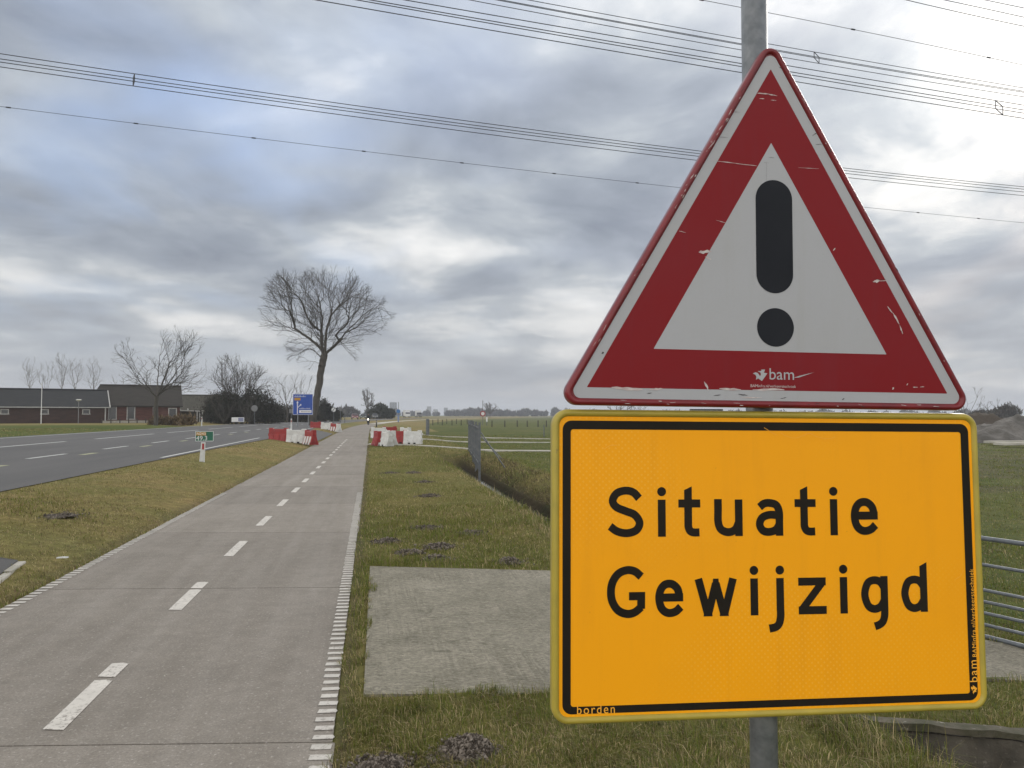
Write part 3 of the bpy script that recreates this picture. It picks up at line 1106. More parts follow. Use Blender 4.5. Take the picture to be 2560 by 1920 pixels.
def logo_part(name, matl, parent, x, y, width, z, rot=0.0):
    s = width / 272.0
    pts = [((px_ - 600) * s, (383 - py_) * s) for px_, py_ in LOGO][::-1]
    q = MB()
    tr = tessellate_polygon([[Vector((*p, 0)) for p in pts]])
    q.add([(*p, 0) for p in pts], [tuple(t) for t in tr])
    o = q.obj(name, matl, parent)
    o.location = (x, y, z)
    o.rotation_euler = (0, 0, rot)
    return o


# post
post = empty('sign_post', (0.857, 1.585, -0.05))
b_ = MB()
b_.rod((0, 0, -0.3), (0.0485, 0.0885, 3.0), 0.0302, 0.0302, n=28)
po = b_.obj('tube', M['galv'], post, smooth=False)
po.data.polygons.foreach_set('use_smooth', [len(p.vertices) == 4 for p in po.data.polygons])
b_ = MB()
b_.rod((0.0485, 0.0885, 3.0), (0.0487, 0.0889, 3.012), 0.033, 0.030, n=28)
b_.obj('cap', M['galv'], post)
tag(post, 'round galvanised steel post carrying the triangular and yellow signs', 'post')

# yellow board
Yc, Yx, Yu, Yn = (0.88358891, 1.57666176, 1.27411513), (0.99757734, -0.06891339, -0.00950791), (0.01162685, 0.0304123, 0.99946981), (-0.0685877, -0.99715898, 0.03113986)
board = frame_obj('text_sign', Yc, Yx, Yu, Yn)
tag(board, 'rectangular yellow board with black text Situatie Gewijzigd, below the red triangle', 'road sign')
YE = rect_edges(-0.5, 0.5, -0.335, 0.335)
q = MB()
fan(q, rpoly(YE, 0.036, 8, 0.014), 0.0)
fan(q, rpoly(YE, 0.036, 8, 0.004)[::-1], -0.012)
q.obj('plate', M['yellow_sheet'], board)
rim = sweep_rim(YE, 0.036, [(0.004, -0.026), (0.0, -0.022), (0.0, -0.004), (0.0012, 0.0015), (0.0045, 0.0052), (0.0085, 0.0062), (0.0125, 0.0048), (0.0150, 0.0018), (0.0158, -0.0004)])
o = rim.obj('rim', M['rim_yellow'], board, smooth=True)
q = MB()
outer = rpoly(rect_edges(-0.4772, 0.4772, -0.3140, 0.3102), 0.020, 8)
inner = rpoly(rect_edges(-0.4592, 0.4578, -0.2985, 0.2912), 0.006, 8)
ring(q, outer, inner, 0.0006)
q.obj('border', M['black_text'], board)
UNIT = 0.000447
for ch, x0 in (('S', -.378), ('i', -.2651), ('t', -.2185), ('u', -.1368), ('a', -.0412), ('t', .0503), ('i', .134), ('e', .1832)):
    q = MB()
    glyph(q, ch, x0, 0.0575, UNIT * (1.04 if ch in 'SG' else 1.06 if ch not in 'e' else 1.09), 0.0006)
    q.obj('letter', M['black_text'], board)
for ch, x0 in (('G', -.380), ('e', -.2725), ('w', -.1831), ('i', -.0562), ('j', -.0148), ('z', .0551), ('i', .1530), ('g', .2028), ('d', .2991)):
    q = MB()
    glyph(q, ch, x0, -0.1155, UNIT * 1.055, 0.0006)
    q.obj('letter', M['black_text'], board)
text_part('small_lettering', 'borden', M['yellow_text'], board, -0.4455, -0.3142, 0.082, 0.0010, size=1.15, spacing=1.25)
logo_part('emblem', M['yellow_text'], board, 0.4755, -0.3005, 0.020, 0.0010, R(90))
text_part('small_lettering', 'bam', M['yellow_text'], board, 0.4768, -0.2735, 0.048, 0.0010, R(90), spacing=1.15)
text_part('small_lettering', 'BAMinfra.nl/verkeerstechniek', M['yellow_text'], board, 0.4768, -0.218, 0.197, 0.0010, R(90), size=0.95, spacing=1.1)
# clamp bands holding the board on the post
for zc in (0.2, -0.2):
    q = MB()
    q.box((0.005, zc, -0.036), (0.16, 0.035, 0.018))
    q.rod((0.004, zc - 0.016, -0.062), (0.004, zc + 0.016, -0.062), 0.036, n=16)
    q.obj('clamp', M['galv'], board)
# peeled wrinkles of the film near the top border
q = MB()
for pts in ([(0.02, .287), (0.035, .279), (0.055, .275), (0.075, .281)], [(0.075, .281), (0.09, .286), (0.105, .279), (0.13, .274), (0.15, .277)],
            [(-.018, .298), (.0, .287), (.012, .281)], [(-.385, .248), (-.372, .256), (-.356, .257)], [(.43, -.045), (.445, -.037), (.452, -.024)]):
    ribbon(q, catmull(pts, 4), 0.0011, 0.0009, 0, 0, 1)
q.obj('wrinkles', M['yellow_text'], board)['kind'] = 'stuff'

# triangle
Tc, Tx, Tu, Tn = (0.8869, 1.5753, 1.9005), (0.99835532, -.05591241, -.01266719), (.01314301, .00815057, .99988041), (-.05580248, -.99840241, .00887203)
tri = frame_obj('warning_sign', Tc, Tx, Tu, Tn)
tag(tri, 'scratched red and white triangular warning sign with black exclamation mark', 'road sign')
RR = 0.2842
TE = tri_edges(RR)
q = MB()
fan(q, rpoly(TE, 0.028, 10, 0.013), 0.0)
fan(q, rpoly(TE, 0.028, 10, 0.003)[::-1], -0.012)
q.obj('plate', M['rim_red'], tri)
rim = sweep_rim(TE, 0.028, [(0.004, -0.026), (0.0, -0.022), (0.0, -0.004), (0.001, 0.0015), (0.004, 0.0050), (0.008, 0.0060), (0.0115, 0.0046), (0.0142, 0.0016), (0.0150, -0.0004)], 10)
rim.obj('rim', M['rim_red'], tri, smooth=True)
q = MB()
w_out, w_in = rpoly(tri_edges(0.2690), 0.016, 10), rpoly(tri_edges(0.2453), 0.0012, 10)
ring(q, w_out, w_in, 0.0006)
q.obj('white_border', M['white_sheet'], tri)
q = MB()
ring(q, w_in, rpoly(tri_edges(0.1590, 0.0010), 0.001, 10), 0.0007)
q.obj('red_band', M['red_sheet'], tri)
q = MB()
fan(q, rpoly(tri_edges(0.1590, 0.0010), 0.001, 10), 0.0006)
q.obj('white_field', M['white_sheet'], tri)
q = MB()
bw = 0.0437
pts = [(0.0055 + bw * math.cos(t), 0.2332 - bw + bw * math.sin(t)) for t in np.linspace(0, math.pi, 22)]
pts += [(0.0066 + bw * math.cos(t), -0.0259 + bw + bw * math.sin(t)) for t in np.linspace(math.pi, 2 * math.pi, 22)]
fan(q, pts, 0.0012)
q.obj('exclamation_bar', M['black_sheet'], tri)
q = MB()
disc(q, 0.0075, -0.1031, 0.0436, 0.0012, n=44)
q.obj('exclamation_dot', M['black_sheet'], tri)
logo_part('emblem', M['white_sheet'], tri, -0.0470, -0.2245, 0.0345, 0.0012)
text_part('small_lettering', 'bam', M['white_sheet'], tri, -0.0075, -0.2205, 0.058, 0.0012, spacing=1.0)
text_part('small_lettering', 'BAMinfra.nl/verkeerstechniek', M['scratch'], tri, -0.0520, -0.2385, 0.107, 0.0012, spacing=1.0)
q = MB()
q.add([(0.049, -0.2160, 0.00125), (0.062, -0.2150, 0.00125), (0.099, -0.2025, 0.00125), (0.064, -0.2110, 0.00125)], [(0, 1, 2, 3)])
q.obj('scratches', M['white_sheet'], tri)
# scrapes and chips in film and rim
rs = random.Random(11)


def shard(q, x, y, ln, ht, a, z):
    n = 7
    up, dn = [], []
    for i in range(n):
        t = i / (n - 1)
        e = math.sin(math.pi * min(max(t, 0.04), 0.96)) ** 0.6
        up.append((t * ln - ln / 2, ht * e * rs.uniform(0.3, 1.0)))
        dn.append((t * ln - ln / 2, -ht * e * rs.uniform(0.2, 0.9)))
    pts = dn + up[::-1]
    c, s = math.cos(a), math.sin(a)
    v = [(x + c * p - s * r_, y + s * p + c * r_, z) for p, r_ in pts]
    m = len(v)
    q.add(v, [(i, i + 1, m - 2 - i, m - 1 - i) for i in range(n - 1)])


q, qd = MB(), MB()
Z1 = 0.00135
for x, y, ln, ht, a in ((-.018, .432, .030, .0022, 0), (.005, .430, .020, .0020, -.1), (-.022, .420, .012, .0012, 0), (.006, .418, .014, .0010, 0),
                        (-.105, .268, .075, .0012, -.06), (-.060, .265, .050, .0012, -.05), (-.157, .062, .030, .0060, .1), (-.150, .048, .016, .002, -.4),
                        (-.21, .105, .016, .0012, -.2), (-.12, .132, .024, .0010, -.25), (.252, .010, .017, .0050, .2), (.27, .012, .02, .0012, .1),
                        (.285, -.055, .020, .002, -.9), (.300, -.075, .030, .0028, -1.05), (.312, -.100, .022, .0022, -1.2), (.15, .08, .008, .002, .8),
                        (.345, -.232, .012, .0016, 0), (.362, -.231, .010, .0014, .1), (.29, -.236, .006, .003, 1.2), (.325, -.226, .006, .002, 1),
                        (-.335, -.247, .070, .0050, -.05), (-.10, -.2440, .050, .0035, -.03), (-.01, -.2440, .075, .0045, .02), (-.155, -.238, .022, .0032, -1.1),
                        (-.27, -.247, .030, .003, .1), (-.05, -.262, .05, .0018, .0), (.09, .265, .05, .0008, 0)):
    shard(q, x, y, ln, ht, a, Z1)
for x, y, ln, ht, a in ((-.285, -.256, .012, .0016, .2), (-.13, -.258, .016, .0014, .1), (-.07, -.256, .022, .0016, -.1), (.025, -.262, .014, .0012, .2),
                        (-.085, .385, .020, .0007, 0), (-.115, .325, .024, .0006, 0), (.105, .345, .014, .0012, .6), (.115, .322, .016, .0006, .1),
                        (.262, .0145, .03, .0006, .05), (.0, .285, .014, .0004, 0), (-.390, -.170, .006, .003, .5), (.168, -.262, .006, .0022, .4),
                        (-.012, .272, .012, .0004, 0), (.03, .495, .020, .0012, -.1), (-.012, .25, .05, .0003, 1.56)):
    shard(qd, x, y, ln, ht, a, Z1 + 0.00005)
# chips along the rim bead
for side_a in (30, 150, 270):
    nx, ny = math.cos(R(side_a)), math.sin(R(side_a))
    tx_, ty_ = -ny, nx
    cnt = {30: 12, 150: 34, 270: 22}[side_a]
    for _ in range(cnt):
        t = rs.uniform(-0.44, 0.44) if side_a != 150 else rs.triangular(-0.42, 0.42, -0.2)
        d_ = RR - rs.uniform(0.004, 0.012)
        shard(q if rs.random() < 0.7 else qd, nx * d_ + tx_ * t, ny * d_ + ty_ * t, rs.uniform(.003, .016), rs.uniform(.0005, .0014), R(side_a - 90) + rs.uniform(-.15, .15), 0.0064)
q.obj('scratches', M['scratch'], tri)['kind'] = 'stuff'
qd.obj('scratches', M['scar'], tri)['kind'] = 'stuff'
for yc in (-0.02, -0.215):
    q = MB()
    q.box((0.006, yc, -0.036), (0.16 if yc < -.1 else .12, 0.035, 0.018))
    q.rod((0.008, yc - 0.016, -0.062), (0.008, yc + 0.016, -0.062), 0.036, n=16)
    q.obj('clamp', M['galv'], tri)

# ------------------------------------------------------------------ culvert head wall and gate on the right
q = MB()
a, c = Vector((2.35, 3.86)), Vector((6.6, 2.02))
d = (c - a).normalized()
nr = Vector((d.y, -d.x))
n = 60
for lay, (z0, z1, off0, off1, matl) in enumerate(((-1.15, -0.10, -0.06, 0.2, 'headwall'), (-0.085, -0.050, -0.045, 0.075, 'ledge'))):
    q = MB()
    V, Fc = [], []
    for i in range(n + 1):
        p = a.lerp(c, i / n)
        j1, j2 = random.uniform(-.010, .010), random.uniform(-.007, .007)
        f_, b2 = p + nr * (off0 + j1), p - nr * (off1 - off0)
        V += [(f_.x, f_.y, z0), (f_.x, f_.y, z1 + j2), (b2.x, b2.y, z1 + j2 * .5), (b2.x, b2.y, z0)]
        if i:
            e, s_ = 4 * (i - 1), 4 * i
            Fc += [(e + k2, s_ + k2, s_ + (k2 + 1) % 4, e + (k2 + 1) % 4) for k2 in range(4)]
    Fc += [(3, 2, 1, 0), tuple(4 * n + k2 for k2 in range(4))]
    q.add(V, Fc)
    if lay == 0:
        hw = q.obj('culvert_wall', M[matl])
        tag(hw, 'dark weathered concrete culvert head wall at the lower right corner', 'wall')
    else:
        q.obj('coping', M[matl], hw)

gp = [gnd(2460, 1346, 0.585), gnd(2560, 1360, 0.585)]
gd = Vector(gp[1] - gp[0]).normalized()
gd.z = 0
gate = empty('field_gate', (float(gp[0][0]), float(gp[0][1]), 0.0), math.atan2(gd.y, gd.x))
tag(gate, 'grey tubular steel field gate with horizontal rails right of the yellow sign', 'gate')
GZ = [0.585, 0.368, 0.161, 0.066, -0.026, -0.121, -0.217]
for i, zz in enumerate(GZ):
    r_ = 0.019 if i in (0, 6) else 0.0135
    MB().rod((-1.6, 0, zz), (2.3, 0, zz), r_, n=12).obj('rail', M['rail'], gate, smooth=True)
for xx in (-1.6, 2.3):
    MB().rod((xx, 0, GZ[-1]), (xx, 0, GZ[0]), 0.021, n=12).obj('upright', M['rail'], gate)
for xx in (-1.75, 2.45):
    MB().rod((xx, 0, -0.9), (xx, 0, 0.75), 0.05, n=14).obj('gate_post', M['rail'], gate)

# ------------------------------------------------------------------ molehills
rm = np.random.default_rng(5)


def molehill(x, y, r, h, label):
    near = y < 6
    bm = bmesh.new()
    bmesh.ops.create_icosphere(bm, subdivisions=6 if near else 4, radius=1.0)
    sd = float(rm.integers(1, 99))
    for v in bm.verts:
        p = v.co.copy()
        ang = math.atan2(p.y, p.x)
        rr = 1 + 0.16 * math.sin(2 * ang + sd) + 0.10 * math.sin(3 * ang + 2 * sd)
        q_ = Vector((p.x * 4.2 + sd, p.y * 4.2, p.z * 4.2))
        d1 = mnoise.voronoi(q_)[0][0]                        # clods
        d2 = mnoise.voronoi(q_ * 2.3)[0][0]
        k_ = 0.95 + 0.20 * (0.45 - d1) + 0.12 * (0.45 - d2) + 0.12 * mnoise.noise(q_ * 0.4)
        zz = max(p.z, -0.15)
        zz = zz ** 1.35 if zz > 0 else zz                     # heap with a slumped foot
        v.co = (p.x * r * rr * k_ * (1.25 - 0.25 * max(p.z, 0)), p.y * r * rr * k_ * (1.25 - 0.25 * max(p.z, 0)), zz * h * k_)
    me = bpy.data.meshes.new('molehill')
    bm.to_mesh(me)
    bm.free()
    # loose crumbs on the heap
    Vb = np.zeros(len(me.vertices) * 3)
    me.vertices.foreach_get('co', Vb)
    base = [tuple(p.vertices) for p in me.polygons]
    allv, allf = Vb.reshape(-1, 3).tolist(), list(base)
    oct_ = np.array([(1, 0, 0), (-1, 0, 0), (0, 1, 0), (0, -1, 0), (0, 0, 1), (0, 0, -1)], float)
    of = [(0, 2, 4), (2, 1, 4), (1, 3, 4), (3, 0, 4), (2, 0, 5), (1, 2, 5), (3, 1, 5), (0, 3, 5)]
    B = np.array(allv)
    B[:, 2] *= 0.92
    allv = B.tolist()
    top = B[B[:, 2] > -0.004]
    nc = 5200 if near else 520
    for _ in range(nc):
        if rm.random() < 0.82:
            c_ = top[rm.integers(0, len(top))] + rm.normal(0, 0.003, 3)
        else:                                                # crumbs rolled off into the grass
            t, s_ = rm.uniform(0, 2 * math.pi), r * (1.0 + abs(rm.normal(0, 0.45)))
            c_ = np.array([math.cos(t) * s_ * 1.1, math.sin(t) * s_ * 1.1, 0.006])
        sz = min(0.014, 0.003 + rm.exponential(0.0032)) * (1.0 if near else 1.5)
        o_ = oct_ * rm.uniform(0.45, 1.35, (6, 1)) * sz
        m3 = np.linalg.qr(rm.normal(size=(3, 3)))[0]
        o_ = o_ @ m3.T + c_ + np.array([0, 0, sz * 0.45])
        n0 = len(allv)
        allv += o_.tolist()
        allf += [tuple(i + n0 for i in f_) for f_ in of]
    me2 = bpy.data.meshes.new('molehill')
    me2.from_pydata(allv, [], allf)
    me2.update()
    me2.materials.append(M['soil'])
    me2.materials.append(M['crumb'])
    nb = len(base)
    me2.polygons.foreach_set('material_index', np.concatenate([np.zeros(nb, np.int32), np.repeat((rm.random((len(me2.polygons) - nb) // 8) < 0.55).astype(np.int32), 8)]))
    bpy.data.meshes.remove(me)
    o = link('molehill', me2)
    o.location = (x, y, gz(x, y) - 0.005)
    return tag(o, label, 'molehill', 'molehills on the grass verge')


MOLES = [(0.47, 3.62, 0.105, 0.10, 'largest molehill of dark crumbly soil at the bottom edge of the photo'),
         (0.05, 3.52, 0.10, 0.055, 'flat spread molehill beside the path marks at the bottom edge'),
         (0.72, 8.62, 0.13, 0.04, 'molehill just behind the concrete slab, nearest of a group of three'),
         (0.43, 8.95, 0.12, 0.03, 'molehill behind the slab, left one of a group of three'),
         (0.80, 9.25, 0.14, 0.045, 'molehill behind the slab, farthest of a group of three'),
         (1.53, 8.42, 0.13, 0.05, 'small molehill at the far edge of the slab next to the yellow sign'),
         (0.22, 9.85, 0.14, 0.05, 'small molehill close to the cycle path edge behind the slab'),
         (0.82, 10.9, 0.18, 0.045, 'wide low molehill in the middle of the right verge'),
         (1.33, 10.25, 0.13, 0.04, 'molehill in the right verge beside the yellow sign'),
         (1.14, 15.1, 0.16, 0.05, 'molehill halfway along the right verge near the ditch'),
         (1.27, 18.3, 0.15, 0.045, 'molehill in the right verge in line with the start of the ditch bend'),
         (1.18, 21.4, 0.15, 0.045, 'far molehill in the right verge, right one of the farthest pair'),
         (0.55, 21.5, 0.2, 0.04, 'far molehill in the right verge, left one of the farthest pair'),
         (-4.3, 11.6, 0.26, 0.022, 'flattened dark molehill in the left verge')]
for a_ in MOLES:
    molehill(*a_)

# litter
q = MB()
q.poly([(0, 0), (.05, .01), (.10, -.004), (.11, .03), (.06, .045), (.01, .03)], 0.012)
o = q.obj('litter', M['sign_white'])
p = gnd(141, 1394, 0.07)
o.location = (p[0], p[1], gz(p[0], p[1]) + 0.03)
tag(o, 'small white scrap of litter in the left verge', 'litter')

q = MB()
rp = random.Random(4)
for _ in range(46):
    yy = math.exp(rp.uniform(math.log(3.2), math.log(14)))
    xx = rp.uniform(-2.8, -0.3)
    sz = rp.uniform(0.003, 0.008)
    q.box((xx, yy, sz * 0.4), (sz * 2, sz * 1.5, sz), rz=rp.uniform(0, 3), top=(0.6, 0.6))
tag(q.obj('gravel', M['kerb']), 'few pale stone chips scattered on the cycle path', 'gravel', kind='stuff')

# ================================================================== bare trees
def grow(start, attract, step, infl, kill, iters=90, rnd=None):
    """space colonisation from start nodes [(pos, parent)] towards attract points"""
    pos = [Vector(p) for p, _ in start]
    par = [k_ for _, k_ in start]
    att = [Vector(a_) for a_ in attract]
    alive = list(range(len(att)))
    rnd = rnd or random.Random(1)
    for _ in range(iters):
        kd = kdtree.KDTree(len(pos))
        for i, p_ in enumerate(pos):
            kd.insert(p_, i)
        kd.balance()
        pull, keep = {}, []
        for a_ in alive:
            co, i, dist = kd.find(att[a_])
            if dist < kill:
                continue
            keep.append(a_)
            if dist < infl:
                pull.setdefault(i, []).append((att[a_] - co).normalized())
        alive = keep
        if not pull:
            break
        for i, ds in pull.items():
            v = Vector((0, 0, 0))
            for d_ in ds:
                v += d_
            if v.length < 1e-4:
                continue
            v = v.normalized() * 0.75 + Vector((rnd.uniform(-.2, .2), rnd.uniform(-.2, .2), rnd.uniform(-.14, .2)))
            if par[i] >= 0:
                v += (pos[i] - pos[par[i]]).normalized() * 0.55
            pos.append(pos[i] + v.normalized() * step)
            par.append(i)
        if len(pos) > 14000:
            break
    return pos, par


def add_twigs(pos, par, center, per=2.0, length=0.9, rnd=None, zmin=1.5):
    """fine end twigs on every thin branch, pointing outwards and up"""
    rnd = rnd or random.Random(2)
    n = len(pos)
    kids = [0] * n
    for p_ in par:
        if p_ >= 0:
            kids[p_] += 1
    weight = [0] * n
    for i in range(n - 1, 0, -1):
        weight[i] += 1
        if par[i] >= 0:
            weight[par[i]] += weight[i]
    c = Vector(center)
    for i in range(1, n):
        if weight[i] > 14 or pos[i].z < zmin:
            continue
        k_ = per * (2.2 if kids[i] == 0 else 0.8)
        k_ = int(k_) + (rnd.random() < k_ - int(k_))
        d0 = (pos[i] - pos[par[i]]).normalized()
        out = (pos[i] - c)
        out = out.normalized() if out.length > 0.1 else Vector((0, 0, 1))
        for _ in range(k_):
            d = d0 * 0.7 + out * 0.55 + Vector((rnd.gauss(0, .42), rnd.gauss(0, .42), rnd.gauss(0.12, .36)))
            d.normalize()
            L_ = length * rnd.uniform(0.45, 1.25)
            pr, p_ = i, pos[i]
            for j in range(2):
                d = (d + Vector((rnd.gauss(0, .22), rnd.gauss(0, .22), rnd.gauss(.05, .2)))).normalized()
                p_ = p_ + d * (L_ / 2)
                pos.append(p_)
                par.append(pr)
                pr = len(pos) - 1
    return pos, par


def ramify(pos, par, i, d, L_, level, inside, center, rnd, seg=0.32, up=0.05):
    """grow one branch from node i along d and let it fork"""
    n = max(2, int(L_ / seg))
    pr, p_ = i, pos[i]
    d = d.normalized()
    for k_ in range(n):
        out = p_ - center
        out = out.normalized() if out.length > 0.1 else Vector((0, 0, 1))
        d = (d + out * 0.10 + Vector((rnd.gauss(0, .17), rnd.gauss(0, .17), rnd.gauss(up, .14)))).normalized()
        p_ = p_ + d * (L_ / n)
        if not inside(p_) and k_ > 0:
            break
        pos.append(p_)
        par.append(pr)
        pr = len(pos) - 1
        if level < 4 and k_ >= n * 0.2 and L_ > 0.45:
            m = 1 if rnd.random() < (0.62 if level < 3 else 0.5) else 0
            if k_ == n - 1:
                m = 2
            for _ in range(m):
                ax = Vector((rnd.gauss(0, 1), rnd.gauss(0, 1), rnd.gauss(0, 1))).normalized()
                dd = (d + d.cross(ax).normalized() * rnd.uniform(0.45, 0.95)).normalized()
                ramify(pos, par, pr, dd, L_ * rnd.uniform(0.42, 0.68), level + 1, inside, center, rnd, seg * 0.92, up)


def tubes(pos, par, tip, expo=2.4, rmax=None, root_r=None):
    n = len(pos)
    P = np.array([p_[:] for p_ in pos])
    par = np.array(par)
    w = np.full(n, 0.0)
    child = np.zeros(n, bool)
    child[par[par >= 0]] = True
    w[~child] = tip ** expo
    for i in range(n - 1, 0, -1):
        if par[i] >= 0:
            w[par[i]] += w[i] if w[i] > 0 else tip ** expo
    r = np.maximum(w, tip ** expo) ** (1 / expo)
    if root_r:
        f = root_r / r[0]
        # thick wood follows the trunk, twigs keep their size
        r = np.where(r > 4 * tip, r * (1 + (f - 1) * np.clip((r - 4 * tip) / (r[0] - 4 * tip), 0, 1)), r)
    e = np.where(par >= 0)[0]
    A, B = P[par[e]], P[e]
    ra, rb = np.minimum(r[par[e]], r[e] * 1.6), r[e]
    d = B - A
    ln = np.linalg.norm(d, axis=1, keepdims=True)
    d = d / np.maximum(ln, 1e-6)
    ref = np.where(np.abs(d[:, 2:3]) > 0.9, np.array([[1.0, 0, 0]]), np.array([[0, 0, 1.0]]))
    u = np.cross(d, ref)
    u /= np.maximum(np.linalg.norm(u, axis=1, keepdims=True), 1e-6)
    v = np.cross(d, u)
    Vs, Ts, off = [], [], 0
    thick = rb > 5 * tip
    for sel, k_ in ((thick, 7), (~thick, 3)):
        if not sel.any():
            continue
        a_, b2, uu, vv, r0, r1, dd = A[sel], B[sel], u[sel], v[sel], ra[sel], rb[sel], d[sel]
        b2 = b2 + dd * r1[:, None] * 0.4
        m = len(a_)
        ang = np.arange(k_) * 2 * np.pi / k_
        c, s_ = np.cos(ang)[None, :, None], np.sin(ang)[None, :, None]
        ringa = a_[:, None, :] + (uu[:, None, :] * c + vv[:, None, :] * s_) * r0[:, None, None]
        ringb = b2[:, None, :] + (uu[:, None, :] * c + vv[:, None, :] * s_) * r1[:, None, None]
        Vv = np.concatenate([ringa, ringb], 1).reshape(-1, 3)
        base = (np.arange(m) * 2 * k_)[:, None]
        q_ = []
        for j in range(k_):
            j2 = (j + 1) % k_
            q_.append(np.stack([base[:, 0] + j, base[:, 0] + j2, base[:, 0] + k_ + j2, base[:, 0] + k_ + j], 1))
        Ts.append(np.concatenate(q_, 0) + off)
        Vs.append(Vv)
        off += len(Vv)
    return np.concatenate(Vs), np.concatenate(Ts)


def split_tree(name, pos, par, tip, root_r, matl, loc, label, group=None, trunk_nodes=0):
    """a tree: trunk with its main limbs, and the crown of branches and twigs"""
    root = empty(name, loc)
    V, T = tubes(pos, par, tip, root_r=root_r)
    # faces of thick tubes near the stem axis form the trunk part
    cent = V[T].mean(1)
    tr = np.zeros(len(T), bool)
    if trunk_nodes:
        zt = pos[trunk_nodes - 1].z
        tr = cent[:, 2] < zt
        ax = np.array([p_[:] for p_ in pos[:trunk_nodes]])
        dist = np.min(np.linalg.norm(cent[:, None, :2] - ax[None, :, :2], axis=2), 1)
        tr &= dist < root_r * 1.15
    for nm, sel in (('trunk', tr), ('crown', ~tr)):
        if not sel.any():
            continue
        t = T[sel]
        uq, inv = np.unique(t.ravel(), return_inverse=True)
        me = tri_mesh(nm, V[uq], inv.reshape(t.shape), matl, smooth=True)
        link(nm, me, root)
    tag(root, label, 'tree', group)
    return root


def sample_ellipsoid(n, c, r, rnd, shell=0.0, zmin=None):
    out = []
    while len(out) < n:
        p_ = Vector((rnd.uniform(-1, 1), rnd.uniform(-1, 1), rnd.uniform(-1, 1)))
        l_ = p_.length
        if l_ > 1 or (l_ < shell and rnd.random() < 0.6):
            continue
        p_ = Vector((c[0] + p_.x * r[0], c[1] + p_.y * r[1], c[2] + p_.z * r[2]))
        if zmin is not None and p_.z < zmin:
            continue
        out.append(p_)
    return out


